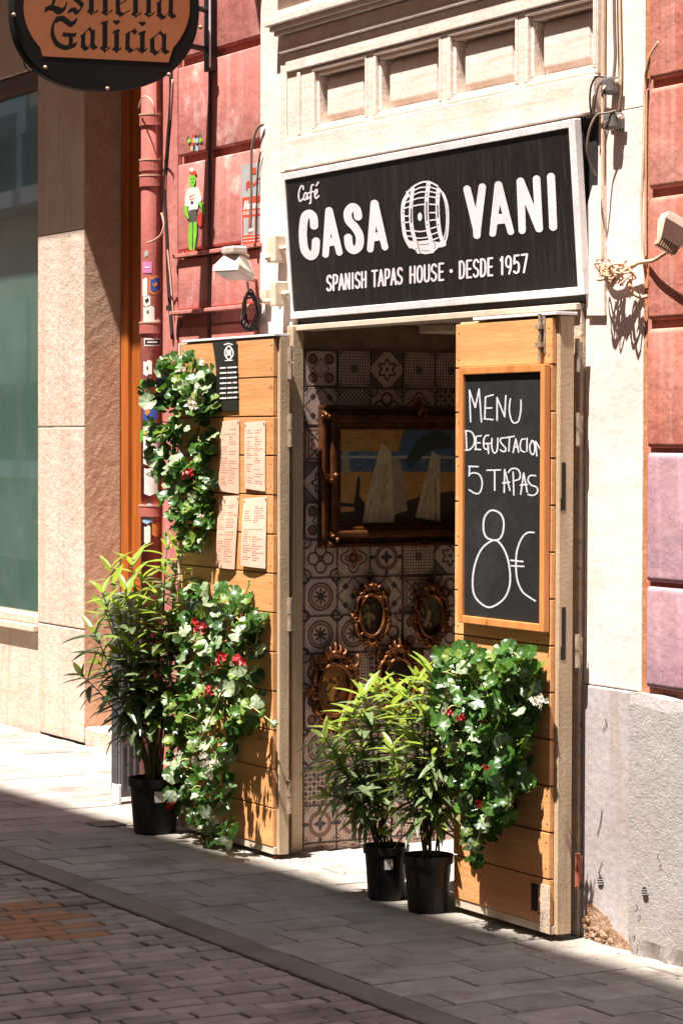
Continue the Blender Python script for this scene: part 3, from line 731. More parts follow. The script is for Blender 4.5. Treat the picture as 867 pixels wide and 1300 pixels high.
def cb(*a, **k):
    o = box(*a, **k); o.location -= win.location; return o
cb('sill', -16, pxl-.004, YN-.03, .95, .565, .605, MT['steel_w'], win, bev=.006)
cb('sill', -16, pxl-.004, YN+.0, .95, .607, .655, MT['stone'], win, bev=.006)
cb('pane', -16, pxl-.004, YN+.07, .82, .656, 3.64, MT['glass'], win)
cb('frame', -16, pxl-.004, YN+.02, .85, 3.642, 3.73, MT['brown_wood'], win, bev=.004)
dr = empty('shop_doorway', (-5.2, .93, 0), None, None); dr.parent = N
def db(*a, **k):
    o = box(*a, **k); o.location -= dr.location; return o
db('door_post', pxr+.002, -5.655, .935, 1.2, .13, 3.6, MT['orange_wood'], dr, bev=.004)
db('door_post', -5.65, -5.35, .955, 1.2, .13, 3.6, MT['orange_wood'], dr, bev=.006)
db('door_panel', -5.345, -3.27, .99, 1.2, .13, 3.6, MT['orange_wood'], dr)
db('doorstep', pxr+.003, -3.27, .72, .93, -.05, .095, MT['stone'], dr, bev=.012)
db('doorstep', pxr+.003, -3.27, .931, 1.5, -.05, .128, MT['stone'], dr, bev=.012)
db('transom', pxr+.002, -3.27, .95, 1.2, 3.602, 4.3, MT['brown_wood'], dr)
box('balcony', -16, -3.6, .06, YN+.01, 4.55, 4.72, MT['stone'], N)

# ================================================================ OPPOSITE BUILDING (behind the camera: casts the street's shade, seen in the glass)
O = root('opposite_building', 'tall beige building across the street, mirrored in the green window', 'building')
def ob(name, x0, x1, y0, y1, z0, z1, m, bev=0):
    o = box(name, x0, x1, y0, y1, z0, z1, m, None, bev); o.parent = O; return o
HO = 16.05
ob('wall', -34, 14, -8.0, -6.2, 0, HO, MT['opp'])
for xx in np.arange(-32, 13, 2.6):
    for zz in (1.4, 5.0, 8.6, 12.0):
        ob('window', xx, xx+1.1, -6.2, -6.17, zz, zz+2.2, MT['opp_glass'])
        if xx < -12:
            bm = bmesh.new()
            add_box(bm, xx-.3, xx+1.9, -5.73, -5.70, zz+.95, zz+1.0)
            for k in range(18): add_box(bm, xx-.28+k*.125, xx-.235+k*.125, -5.725, -5.705, zz-.02, zz+.95)
            from_bm('balcony_railing', bm, MT['iron'], O); ob('balcony', xx-.35, xx+1.95, -6.17, -5.65, zz-.25, zz-.03, MT['cream'])
O.rotation_euler = (0, 0, 0)
# the roof line runs a little askew to the facade
ang = math.atan2(.17, 5.0)
O.matrix_world = Matrix.Translation((0, -6.2, 0)) @ Matrix.Rotation(ang, 4, 'Z') @ Matrix.Translation((0, 6.2, 0))

# ================================================================ DOOR LEAVES
def door_leaf(label, x0, x1, yf, z_bot, z_top, n, frame_t, hinge_side, splits=None, endw=.018):
    """steel frame with horizontal planks; yf = front of the planks"""
    D = empty('door', ((x0+x1)/2, yf, 0), label, 'door', 'folding wooden door leaves of the bar')
    loc = D.location.copy()
    def P(o): o.location -= loc; return o
    bm = bmesh.new(); pt = .018; ys = yf+pt+.001; yb = ys+frame_t
    add_box(bm, x0, x0+.04, ys, yb, z_bot, z_top, .003); add_box(bm, x1-.04, x1, ys, yb, z_bot, z_top, .003)
    add_box(bm, x0+.04, x1-.04, ys, yb, z_bot, z_bot+.05, .003); add_box(bm, x0+.04, x1-.04, ys, yb, z_top-.05, z_top, .003)
    add_box(bm, x0+.04, x1-.04, ys+.004, yb-.004, z_bot+.05, z_top-.05)
    P(from_bm('leaf_frame', bm, MT['steel'], D))
    nails = []; zb0 = z_bot+.03; h = (z_top-.004-zb0)/n; px1 = x1-endw; px0 = x0+.004
    for i in range(n):
        z0 = zb0+i*h; z1 = z0+h-.004
        segs = [(px0, px1)]
        if splits and i in splits: segs = [(px0, splits[i]-.0015), (splits[i]+.0015, px1)]
        for a, b_ in segs:
            bm = bmesh.new(); j = random.uniform(-.0012, .0012)
            add_box(bm, a, b_+random.uniform(-.001, .001), yf+j, ys-.0015, z0+.001, z1, .0022, 2); P(from_bm('plank', bm, MT['plank'], D))
            for xx in (a+.022, b_-.016):
                for z_ in (z0+.03, z1-.03):
                    xn, zn = xx+random.uniform(-.003, .003), z_+random.uniform(-.004, .004); nails.append((xn, yf+j-.0008, zn))
    bm = bmesh.new()
    for xn, yn, zn in nails: add_tube(bm, [(xn, yn, zn), (xn, yn+.002, zn)], .0032, 6)
    P(from_bm("nails", bm, MT["iron"], D))
    for c_ in D.children:
        if c_.name.startswith('nails'): c_['kind'] = 'stuff'
    P(box('bottom_rail', px0, px1+.004, yf+.004, ys-.0005, z_bot, zb0-.001, MT['steel_w'], D, .002))
    return D, P, ys, yb
# left leaf, folded outwards
LX0, LX1 = -2.716, -1.866; LYF = -.172
DL, PL, lys, lyb = door_leaf('left wooden door leaf opened out, with four paper menus pinned to its planks', LX0, LX1, LYF, .018, 2.058, 13, .046, 'r', {})
for v in (460, 546, 780, 1012):
    p = at(370, v, -.105); bm = bmesh.new()
    add_tube(bm, [(LX1+.018, lyb-.008, p[2]-.065), (LX1+.018, lyb-.008, p[2]-.002)], .010, 10); add_tube(bm, [(LX1+.018, lyb-.008, p[2]+.002), (LX1+.018, lyb-.008, p[2]+.065)], .010, 10)
    add_box(bm, LX1, LX1+.018, lyb-.012, lyb-.008, p[2]-.06, p[2]+.06)
    PL(from_bm('hinge', bm, MT['hinge'], DL, False))
PL(box('top_strip', LX0+.02, LX1, LYF-.004, lyb, 2.059, 2.068, MT['alu'], DL, .001))
PL(box('edge_strip', LX0-.012, LX0+.003, LYF-.006, lyb, .02, 2.055, MT['steel_w'], DL, .002))
# right leaf
RX0, RX1 = -.585, .031; RYF = -.146
DR, PR, rys, ryb = door_leaf('right wooden door leaf standing nearly shut, behind the chalkboard', RX0, RX1, RYF, .022, 2.062, 13, .058, 'r', {0: -.075})
PR(box('top_strip', RX0+.12, RX1+.01, RYF-.004, ryb+.004, 2.064, 2.074, MT['alu'], DR, .001))
def edge_slot(v0, v1, u0=713, u1=718):
    z0 = float(atx(715, v1, RX1)[2]); z1 = float(atx(715, v0, RX1)[2]); y0 = float(atx(u0, v0, RX1)[1]); y1 = float(atx(u1, v0, RX1)[1])
    bm = bmesh.new(); add_box(bm, RX1-.001, RX1+.0012, y0, y1, z0, z1)
    add_box(bm, RX1-.001, RX1+.0010, y0-.004, y1, z0, z0+(z1-z0)*.25)
    PR(from_bm('lock_slot', bm, MT['black'], DR))
edge_slot(587, 648); edge_slot(771, 838)
for v, mm in ((451, 'hinge'), (545, 'hinge'), (826, 'hinge'), (1103, 'hinge_r')):
    p = at(734, v, -.03); bm = bmesh.new(); hx = RX1+.006; hy = ryb+.012
    hx = float(at(733, v, -.05)[0]); hy = -.05
    add_tube(bm, [(hx, hy, p[2]-.055), (hx, hy, p[2]-.001)], .009, 10); add_tube(bm, [(hx, hy, p[2]+.001), (hx, hy, p[2]+.055)], .009, 10)
    add_box(bm, hx-.002, hx+.001, hy+.004, -.030, p[2]-.045, p[2]+.045)
    PR(from_bm('hinge', bm, MT[mm], DR))
# bolt at the top right of the right leaf
bp = at(689, 425, RYF); bm = bmesh.new()
add_box(bm, bp[0]-.018, bp[0]+.018, RYF-.004, RYF, bp[2]-.06, bp[2]+.06, .001); add_tube(bm, [(bp[0], RYF-.012, bp[2]-.09), (bp[0], RYF-.012, bp[2]+.07)], .006, 8)
add_box(bm, bp[0]-.014, bp[0]+.014, RYF-.02, RYF-.004, bp[2]+.02, bp[2]+.035); add_box(bm, bp[0]-.014, bp[0]+.014, RYF-.02, RYF-.004, bp[2]-.04, bp[2]-.025)
PR(from_bm('bolt', bm, MT['hinge'], DR))
bp = at(697, 1175, RYF); bm = bmesh.new()
add_box(bm, bp[0]-.05, bp[0]+.006, RYF-.003, RYF-.0003, bp[2]-.03, bp[2]+.13, .001); PR(from_bm('kick_plate', bm, MT['rusty'], DR))
bp = at(694, 1165, RYF); bm = bmesh.new(); add_box(bm, bp[0]-.09, bp[0]-.055, RYF-.002, RYF-.0002, bp[2]+.01, bp[2]+.1); PR(from_bm('bolt_hole', bm, MT['black'], DR))

# ---------------------------------------------------------------- chalkboard
yb_ = RYF-.003
CBR = root('chalkboard', 'chalkboard in a thin orange wood frame offering five tapas for 8 euros', 'chalkboard')
def Yp(y): return ((0, y, 0), (0, 1, 0))
tl, tr, br, bl = at(583, 466, yb_-.022), at(692, 462, yb_-.022), at(692, 804, yb_-.022), at(583, 790, yb_-.022)
X0, X1 = float(tl[0]), float(tr[0]); Z1 = float((tl[2]+tr[2])/2); Z0 = float((br[2]+bl[2])/2)
for nm, a in (('frame_bar', (X0, X0+.026, Z0, Z1)), ('frame_bar', (X1-.026, X1, Z0, Z1)), ('frame_bar', (X0+.026, X1-.026, Z1-.026, Z1)), ('frame_bar', (X0+.026, X1-.026, Z0, Z0+.026))):
    box(nm, a[0], a[1], yb_-.024, yb_, a[2], a[3], MT['plankr'], CBR, .003, 2)
box('writing_surface', X0+.026, X1-.026, yb_-.014, yb_-.002, Z0+.026, Z1-.026, MT['board'], CBR)
cy = yb_-.0142
def zz(s, ox, oy, pts): return [(a/s+ox, b/s+oy) for a, b in pts]
k1 = lambda pts, sm=True: path(zz(7.225, 580, 480, pts), .95, sm)
k2 = lambda pts, sm=True: path(zz(6.842, 580, 630, pts), 1.05, sm)
ch = []
for q in ([(125, 400), (115, 110)], [(115, 110), (168, 268)], [(168, 268), (203, 100)], [(203, 100), (225, 400)],
          [(332, 152), (262, 172)], [(262, 172), (255, 372)], [(260, 275), (318, 272)], [(250, 372), (330, 380)],
          [(368, 385), (368, 178)], [(368, 178), (438, 352)], [(438, 352), (448, 160)],
          [(82, 482), (90, 655)], [(165, 655-0), (165, 655)], [(222, 528), (175, 535)], [(175, 535), (172, 650)], [(172, 595), (212, 592)], [(170, 652), (217, 655)],
          [(283, 598), (290, 690)], [(255, 600), (312, 598)], [(430, 548), (525, 533)], [(482, 545), (476, 668)],
          [(515, 682), (540, 558)], [(540, 558), (566, 678)], [(522, 632), (558, 628)], [(643, 552), (641, 670)], [(733, 712), (722, 580)], [(722, 580), (768, 655)],
          [(108, 808), (193, 812)], [(116, 812), (112, 895)], [(275, 845), (400, 842)], [(346, 850), (346, 1028)],
          [(433, 1048), (437, 845)], [(437, 838), (487, 1030)], [(420, 962), (482, 955)], [(515, 862), (522, 1072)],
          [(585, 1065), (612, 870)], [(612, 870), (645, 1045)], [(582, 982), (645, 975)]):
    ch += k1(q, False)
for q in ([(490, 190), (480, 290), (500, 385), (530, 410), (565, 390), (585, 300), (587, 200)],
          [(66, 495), (95, 482), (140, 500), (162, 560), (150, 620), (115, 655), (78, 660)],
          [(290, 525), (262, 530), (245, 575), (248, 635), (270, 652), (290, 640)],
          [(322, 552), (318, 620), (332, 675), (352, 685), (370, 650), (375, 550)],
          [(432, 548), (405, 552), (397, 580), (420, 612), (445, 640), (445, 668), (420, 672), (398, 658)],
          [(625, 558), (595, 562), (580, 610), (588, 660), (620, 678)],
          [(690, 575), (668, 620), (675, 680), (700, 700), (715, 650), (705, 585), (685, 572)],
          [(112, 880), (160, 868), (210, 890), (232, 960), (215, 1040), (175, 1060), (112, 1025)],
          [(470, 865), (500, 832), (550, 832), (578, 870), (575, 920), (540, 938), (515, 940)],
          [(722, 895), (670, 895), (652, 935), (680, 980), (730, 1000), (738, 1045), (700, 1075), (652, 1068)]):
    ch += k1(q)
ch += path(zz(6.842, 580, 630, [(315, 122), (375, 150), (405, 215), (400, 310), (370, 370), (320, 382), (260, 360), (232, 300), (235, 200), (270, 140)]), 1.15, True, True)
ch += path(zz(6.842, 580, 630, [(325, 382), (390, 430), (440, 540), (462, 680), (452, 800), (400, 900), (290, 965), (200, 925), (145, 840), (138, 700), (170, 550), (230, 440)]), 1.15, True, True)
for q in ([(668, 315), (610, 318), (560, 370), (520, 480), (513, 610), (525, 730), (570, 830), (640, 885), (680, 910)],): ch += k2(q)
ch += k2([(468, 557), (572, 568)], False)+k2([(472, 605), (580, 610)], False)
raster('chalk_writing', [(MT['chalk'], ch)], *Yp(cy), CBR, .22, .0008)

# ================================================================ MAIN SIGN (face tipped forward at the top)
SG = root('shop_sign', 'long black shop sign with white lettering and a barrel above the doorway', 'sign')
sb, st = -.024, -.068                    # y of the face at bottom / top
zsb, zst = 2.134, 2.708
n_s = np.cross([1, 0, 0], [0, st-sb, zst-zsb]); P_s = np.array([0, sb, zsb])
def onsign(u, v, off=0):
    n = n_s/np.linalg.norm(n_s); n = n if (CAM-P_s) @ n > 0 else -n
    return plane_map(np.array([[u, v]], float), P_s+n*off, n)[0]
sx0 = float((onsign(358, 222)[0]+onsign(370.5, 405)[0])/2); sx1 = float((onsign(733, 150)[0]+onsign(741, 374)[0])/2)
nn = n_s/np.linalg.norm(n_s); nn = nn if (CAM-P_s) @ nn > 0 else -nn
def sp_(x, t, off): # x, t in 0..1 up the face
    p = np.array([x, sb+(st-sb)*t, zsb+(zst-zsb)*t]); return p+nn*off
def sbox(name, xa, xb, ta, tb, o0, o1, m, bev=.002):
    bm = bmesh.new(); vs = []
    for off in (o0, o1): vs.append([bm.verts.new(sp_(x, t, off)) for x, t in ((xa, ta), (xb, ta), (xb, tb), (xa, tb))])
    bm.faces.new(vs[0]); bm.faces.new(vs[1])
    for k in range(4): bm.faces.new((vs[0][k], vs[0][(k+1) % 4], vs[1][(k+1) % 4], vs[1][k]))
    if bev: bmesh.ops.bevel(bm, geom=list(bm.edges), offset=bev, segments=1, affect='EDGES')
    return from_bm(name, bm, m, SG)
sbox('sign_face', sx0+.012, sx1-.012, .02, .98, -.02, 0, MT['sign_black'], 0)
fw = .024; ft = fw/.57*1.1
for a in ((sx0, sx0+fw, 0, 1), (sx1-fw*1.5, sx1, 0, 1), (sx0+fw, sx1-fw*1.5, 0, ft), (sx0+fw, sx1-fw*1.5, 1-ft, 1)):
    sbox('frame_bar', a[0], a[1], a[2], a[3], -.022, .006, MT['alu'])
bm = bmesh.new(); add_box(bm, sx0+.03, sx1-.03, -.020, -.002, zsb+.03, zst-.02, .003)
from_bm('sign_box', bm, MT['soffit_black'], SG)
let = []
Z6 = lambda pts: zz(4.335, 360, 200, pts)
def Z6p(pts, r): return path(Z6(pts), r/4.335, True)
let += Z6p([(168, 372), (163, 325), (140, 307), (115, 330), (106, 420), (116, 505), (148, 540), (172, 520), (178, 460)], 22.5)
def Z6c(a, ra, b, rb): a, b = Z6([a, b]); return cap(a[0], a[1], ra/4.335, b[0], b[1], rb/4.335)
let += [Z6c((231, 532), 18, (250, 291), 21), Z6c((250, 291), 21, (307, 520), 18), Z6c((240, 465), 23, (288, 458), 23)]
let += Z6p([(410, 322), (402, 285), (377, 271), (353, 300), (360, 345), (393, 382), (418, 430), (415, 485), (388, 507), (362, 488), (355, 440)], 22.5)
let += [Z6c((477, 502), 18, (500, 252), 22), Z6c((500, 252), 22, (558, 491), 18), Z6c((487, 438), 23, (535, 430), 23)]
let += [cap(592.8, 239.6, 4.7, 605.4, 290, 5.2), cap(612.2, 237, 4.7, 605.4, 290, 5.2), cap(605.4, 290, 5.2, 605.4, 298.3, 4.6)]
let += [cap(632.7, 234.5, 5.0, 625.4, 296, 4.2), cap(632.7, 234.5, 5.0, 648.3, 293.6, 4.2), cap(629, 278, 6.3, 641, 276.8, 6.3)]
let += [cap(660.6, 229.8, 5, 662.8, 292, 4.6), cap(660.6, 229.8, 5, 684.2, 289.6, 4.8), cap(681, 226.8, 4.8, 684.4, 289.6, 4.8)]
let += [cap(699.4, 224, 5.1, 702.2, 287.4, 5.1)]
# Café
for q in ([(108, 172), (107, 156), (97, 155), (86, 180), (83, 215), (90, 238), (105, 226)], [(131, 198), (120, 192), (112, 208), (113, 228), (124, 226), (131, 196)], [(131, 196), (131, 224), (141, 216)],
          [(164, 148), (155, 150), (151, 172), (150, 215), (149, 244), (143, 250)], [(138, 192), (164, 184)], [(172, 204), (184, 190), (184, 174), (176, 178), (171, 198), (178, 222), (194, 208)], [(180, 152), (191, 134)]):
    let += path(Z6(q), 4.2/4.335, len(q) > 2)
# small capitals
GL = {'S': [[(.9, .86), (.7, .98), (.35, .98), (.12, .82), (.15, .62), (.5, .5), (.85, .36), (.88, .16), (.62, .02), (.28, .02), (.08, .14)]],
      'P': [[(.12, 0), (.12, 1)], [(.12, 1), (.55, 1), (.86, .92), (.9, .72), (.8, .53), (.55, .45), (.12, .45)]], 'A': [[(0.02, 0), (.5, 1)], [(.5, 1), (.98, 0)], [(.2, .32), (.8, .32)]],
      'N': [[(.12, 0), (.12, 1)], [(.12, 1), (.88, 0)], [(.88, 0), (.88, 1)]], 'I': [[(.5, 0), (.5, 1)]], 'H': [[(.12, 0), (.12, 1)], [(.88, 0), (.88, 1)], [(.12, .5), (.88, .5)]],
      'T': [[(0, 1), (1, 1)], [(.5, 0), (.5, 1)]], 'O': [[(.5, 1), (.82, .88), (.92, .5), (.82, .12), (.5, 0), (.18, .12), (.08, .5), (.18, .88), (.5, 1)]],
      'U': [[(.1, 1), (.1, .3), (.22, .06), (.5, 0), (.78, .06), (.9, .3), (.9, 1)]], 'E': [[(.15, 0), (.15, 1)], [(.15, 1), (.88, 1)], [(.15, .5), (.78, .5)], [(.15, 0), (.88, 0)]],
      'D': [[(.12, 0), (.12, 1)], [(.12, 1), (.5, .99), (.82, .85), (.92, .5), (.82, .15), (.5, .01), (.12, 0)]], '1': [[(.15, .82), (.6, 1)], [(.6, 1), (.6, 0)]],
      '9': [[(.9, .68), (.78, .45), (.5, .38), (.2, .48), (.1, .7), (.22, .92), (.5, 1), (.8, .9), (.9, .68)], [(.9, .68), (.86, .3), (.6, 0)]],
      '5': [[(.85, 1), (.2, 1)], [(.2, 1), (.14, .55)], [(.14, .55), (.5, .64), (.82, .52), (.9, .3), (.78, .08), (.45, 0), (.1, .1)]], '7': [[(.05, 1), (.92, 1)], [(.92, 1), (.4, 0)]]}
def word(txt, u0, u1, base, capf, r):
    out = []; n = len(txt); wts = [.55 if c in 'I1' else 1 for c in txt]; tot = sum(wts)+.28*(n-1); U = (u1-u0-2*r)/tot; x = u0+r
    for c, w in zip(txt, wts):
        for s in GL[c]:
            pts = []
            for a, b_ in s:
                uu = x+a*w*U; pts.append((uu, base(uu)-r-b_*(capf(uu)-2*r)))
            out += path(pts, r, len(s) > 3)
        x += (w+.28)*U
    return out
bl_ = lambda u: 369.1+(u-413.5)*(344.9-369.1)/(671-413.5)+1.0
cf_ = lambda u: 21.3+(u-413.5)*(25-21.3)/257.5
for t, a, b_ in (('SPANISH', 413.5, 466.2), ('TAPAS', 471.1, 512), ('HOUSE', 518.8, 564.7), ('DESDE', 581.5, 627), ('1957', 633.5, 671)):
    let += word(t, a, b_, bl_, cf_, 1.3)
let += [('ell', 572.6, 343.6, 2.1, 2.5)]
# barrel
Z7 = lambda pts: zz(7.225, 500, 210, pts)
bl1 = []; blk = []
hoops = [([(125, 265), (90, 330), (80, 430), (88, 560), (108, 660), (150, 740)], 17), ([(172, 205), (160, 330), (155, 450), (165, 570), (195, 690), (225, 790)], 17),
         ([(318, 155), (302, 300), (300, 450), (315, 590), (340, 690), (350, 785)], 19), ([(408, 215), (400, 330), (402, 450), (412, 560), (430, 650), (462, 720)], 18)]
for pts, r in hoops: bl1 += path(Z7(pts), r/7.225)
bl1 += path(Z7([(120, 250), (180, 190), (260, 150), (330, 150), (400, 185)]), 8/7.225)
bl1 += path(Z7([(412, 210), (462, 270), (492, 370), (498, 500), (488, 640), (455, 735)]), 8/7.225)+path(Z7([(440, 250), (468, 330), (482, 450), (478, 580), (455, 680)]), 5/7.225)
for l in ([(115, 240), (165, 215)], [(185, 225), (240, 200), (300, 195)], [(182, 265), (240, 242), (290, 238)], [(180, 310), (230, 296), (285, 290)], [(178, 368), (230, 358), (282, 352)],
          [(335, 195), (398, 215)], [(332, 235), (388, 248)], [(330, 282), (382, 290)], [(330, 352), (382, 355)], [(330, 430), (380, 430)], [(336, 500), (384, 494)], [(342, 575), (390, 560)], [(348, 630), (396, 612)], [(356, 680), (404, 660)],
          [(190, 598), (240, 603), (300, 595)], [(205, 662), (250, 664), (312, 655)], [(105, 340), (140, 322)], [(102, 388), (140, 376)], [(102, 462), (140, 460)], [(104, 520), (145, 516)], [(112, 595), (150, 598)], [(125, 645), (165, 648)], [(120, 290), (148, 272)]):
    bl1 += path(Z7(l), 6/7.225, len(l) > 2)
bl1 += [('poly', Z7([(110, 680), (170, 690), (240, 690), (320, 680), (400, 700), (470, 690), (450, 745), (410, 750), (355, 800), (290, 812), (235, 800), (190, 770), (140, 745)]))]
bl1 += [('ell', *Z7([(238, 468)])[0], 20/7.225, 38/7.225)]
for pts in ([(160, 395), (158, 450), (160, 520)], [(300, 330), (300, 420), (302, 500)], [(400, 365), (402, 420), (402, 475)]): blk += path(Z7(pts), 6/7.225)
for q in ((84, 400), (84, 430), (86, 520), (165, 340), (168, 370), (165, 570), (305, 250), (305, 280), (305, 540), (405, 260), (402, 300), (408, 540), (312, 178), (205, 760)): blk += [('ell', *Z7([q])[0], .7, 1.0)]
blk += path(Z7([(215, 690), (225, 740), (240, 795)]), .5)+path(Z7([(240, 720), (280, 724), (320, 715)]), .5)+path(Z7([(262, 775), (295, 782), (325, 775)]), .4)+path(Z7([(350, 690), (380, 720), (370, 760)]), .4)
raster('lettering', [(MT['sign_white'], let)], P_s, n_s, SG, .28, .0015)
raster('barrel_emblem', [(MT['sign_white'], bl1), (MT['sign_black'], blk)], P_s, n_s, SG, .28, .0015)

# ================================================================ HANGING OVAL SIGN (perpendicular to the wall)
XS = float(at(275, 60, -.03)[0])
E_ = root('hanging_sign', 'oval black and orange hanging sign with blackletter name, top left', 'sign')
def onx(u, v, x=XS): return atx(u, v, x)
cx_, cy_, a_, b__ = 135.5, 10.0, 119.0, 105.0
N_E = 96; front = []; 
for k in range(N_E):
    t = 2*math.pi*k/N_E; e = 2/2.25
    front.append(onx(cx_+a_*math.copysign(abs(math.cos(t))**e, math.cos(t)), cy_-b__*math.copysign(abs(math.sin(t))**e, math.sin(t))))
bm = bmesh.new(); cen = np.mean(front, axis=0)
r0 = [bm.verts.new(cen+(p-cen)*.985+np.array([0, 0, 0])) for p in front]; r1 = [bm.verts.new(p+np.array([-.012, 0, 0])) for p in front]
r2 = [bm.verts.new(p+np.array([-.05, 0, 0])) for p in front]; r3 = [bm.verts.new(cen+(p-cen)*.985+np.array([-.06, 0, 0])) for p in front]
for p, q in ((r0, r1), (r1, r2), (r2, r3)):
    for k in range(N_E): bm.faces.new((p[k], p[(k+1) % N_E], q[(k+1) % N_E], q[k]))
bm.faces.new(r0[::-1]); bm.faces.new(r3)
from_bm('sign_case', bm, MT['s_black'], E_)
zL = lambda pts: zz(2.99, 0, 0, pts)
op = [(54, 70.5)]
ax_, ay_ = 106, 88
ed = []
for k in range(61):
    t = R_(-217+k*(254)/60)   # going round the top
    ed.append((135.5+105.5*math.cos(t), 8+86*math.sin(t)))
ed = [(x_, y_) for x_, y_ in ed if y_ < 72]
orange = [('poly', [(54, 70.5)]+ed+[(214, 78.5)])]
tx = []
W1 = 7.2
def nb(pts, w=W1, a=38, th=.9, sm=False, s=6.67, ox=20, oy=0):
    return nibpath(zz(s, ox, oy, pts), w, a, th, sm)
# "Galicia" — G
tx += nb([(345, 150), (315, 210), (312, 290), (350, 365), (420, 398), (480, 385), (505, 372)], 4.5, 60, 1.3, True)
tx += nb([(345, 165), (390, 150), (430, 175), (470, 200), (510, 170)], 6.0, 70, 1.0, True)
tx += nb([(468, 290), (465, 370)], 5.6, 10, .8)+nb([(402, 285), (450, 290), (505, 290)], 5, 70, .8)
tx += nb([(420, 300), (440, 290)], 3, 80, .9)
# a
def let_a(s, ox, oy, x, y, h=170, w=120, W=6.6):
    o = nb([(x+18, y+h*.3), (x+18, y+h*.82), (x+48, y+h*.98)], W, 30, .8, False, s, ox, oy)
    o += nb([(x+20, y+h*.3), (x+70, y+h*.02), (x+100, y+h*.2)], W*.62, 62, .8, False, s, ox, oy)
    o += nb([(x+100, y+h*.15), (x+98, y+h*.82), (x+122, y+h*.93)], W, 30, .8, False, s, ox, oy)
    o += nb([(x+48, y+h*.96), (x+88, y+h*.68)], W*.3, 45, .6, False, s, ox, oy); return o
def let_i(s, ox, oy, x, y, h, W=6.6, dot=True):
    o = nb([(x, y), (x, y+h*.92)], W, 20, .8, False, s, ox, oy)+nb([(x-22, y+12), (x+16, y+6)], W*.5, 60, .8, False, s, ox, oy)+nb([(x-26, y+h*.88), (x+4, y+h*1.0), (x+28, y+h*.86)], W*.5, 62, .8, False, s, ox, oy)
    if dot: o += [('poly', zz(s, ox, oy, [(x-28, y-62), (x, y-40), (x+28, y-62), (x+10, y-74), (x, y-66), (x-14, y-74)])), ('poly', zz(s, ox, oy, [(x-28, y-62), (x+28, y-62), (x, y-36)]))]
    return o
tx += let_a(6.67, 20, 0, 552, 232, 185, 120)
tx += nb([(755, 180), (755, 405)], W1, 20, .8)+nb([(728, 190), (775, 182)], 3.4, 60, .8)+nb([(722, 400), (760, 428), (795, 400)], 3.4, 62, .8)
z5 = (5.42, 130, 0)
tx += let_i(*z5, 98, 205, 145)
tx += nb([(175, 225), (172, 325), (200, 350)], 6.6, 30, .8, False, *z5)+nb([(175, 225), (215, 205), (228, 222)], 5.2, 45, .9, False, *z5)+nb([(195, 352), (242, 328)], 2.2, 50, .7, False, *z5)
tx += let_i(*z5, 275, 215, 140)
tx += let_a(5.42, 130, 0, 325, 215, 155, 110, 6.6)
# lower half of "Estrella"
z4 = (6.67, 20, 0)
tx += nb([(250, 78), (300, 58), (360, 96), (410, 70), (428, 28)], 5.4, 78, .9, True, *z4)+nb([(300, 60), (318, 20), (330, -30)], 4.5, 40, .8, True, *z4)
tx += nb([(300, 62), (345, 70), (390, 88)], 6, 70, .8, True, *z4)
tx += nb([(450, 90), (490, 75), (520, 100), (562, 50), (540, 15), (500, -20)], 5, 60, .9, True, *z4)
tx += nb([(640, -40), (640, 92)], 6.8, 20, .8, False, *z4)+nb([(612, 88), (645, 112), (690, 88)], 3.2, 62, .8, False, *z4)
tx += nb([(758, -40), (758, 98)], 6.8, 20, .8, False, *z4)+nb([(735, 96), (770, 118), (812, 84)], 3.2, 62, .8, False, *z4)
tx += nb([(105, -20), (108, 80), (135, 100)], 6.4, 30, .8, False, *z5)+nb([(120, 100), (185, 70)], 2.4, 45, .8, False, *z5)+nb([(110, 30), (160, 0)], 3, 50, .8, False, *z5)
for xx in (228, 318): tx += nb([(xx, -60), (xx, 88)], 6.6, 20, .8, False, *z5)+nb([(xx-22, 90), (xx+6, 108), (xx+34, 88)], 3, 62, .8, False, *z5)
tx += let_a(5.42, 130, 0, 372, -40, 165, 110, 6.6)
tx = [p for p in tx]
raster('sign_panel', [(MT['s_orange'], orange), (MT['s_black'], tx)], (XS, 0, 0), (1, 0, 0), E_, .3, .002)
for (u, v) in ((17, 18), (57, 85), (136, 112), (214, 94), (254, 34)):
    p = onx(u, v); bm = bmesh.new(); bmesh.ops.create_icosphere(bm, subdivisions=2, radius=.009)
    bmesh.ops.translate(bm, verts=bm.verts, vec=(XS+.003, p[1], p[2])); from_bm('screw_cap', bm, MT['hinge'], E_, True)
bm = bmesh.new(); wy = -.006
p0, p1 = onx(273, -40), onx(273, 88)
yb2 = float(onx(272, 60)[1]); 
add_box(bm, XS-.08, XS-.03, -.05, -.008, float(p1[2]), float(p0[2])+.6, .002)
for v in (10, 60):
    z = float(onx(262, v)[2]); add_tube(bm, [(XS-.05, -.03, z+.0), (XS-.05, -.12, z+.01), (XS-.05, -.2, z+.0)], .012, 8)
from_bm('wall_bracket', bm, MT['iron'], E_)
bm = bmesh.new(); zc0 = float(onx(275, 84)[2]); add_box(bm, XS-.028, XS-.022, -.052, -.046, zc0, zc0+.9); from_bm('bracket_edge', bm, MT['alu'], E_)
tube('sign_wire', catmull([onx(30, 70, XS-.05), onx(31, 82, XS-.05), onx(36, 88, XS-.06), onx(48, 92, XS-.06)], 5), .003, MT['blackcable'], E_)

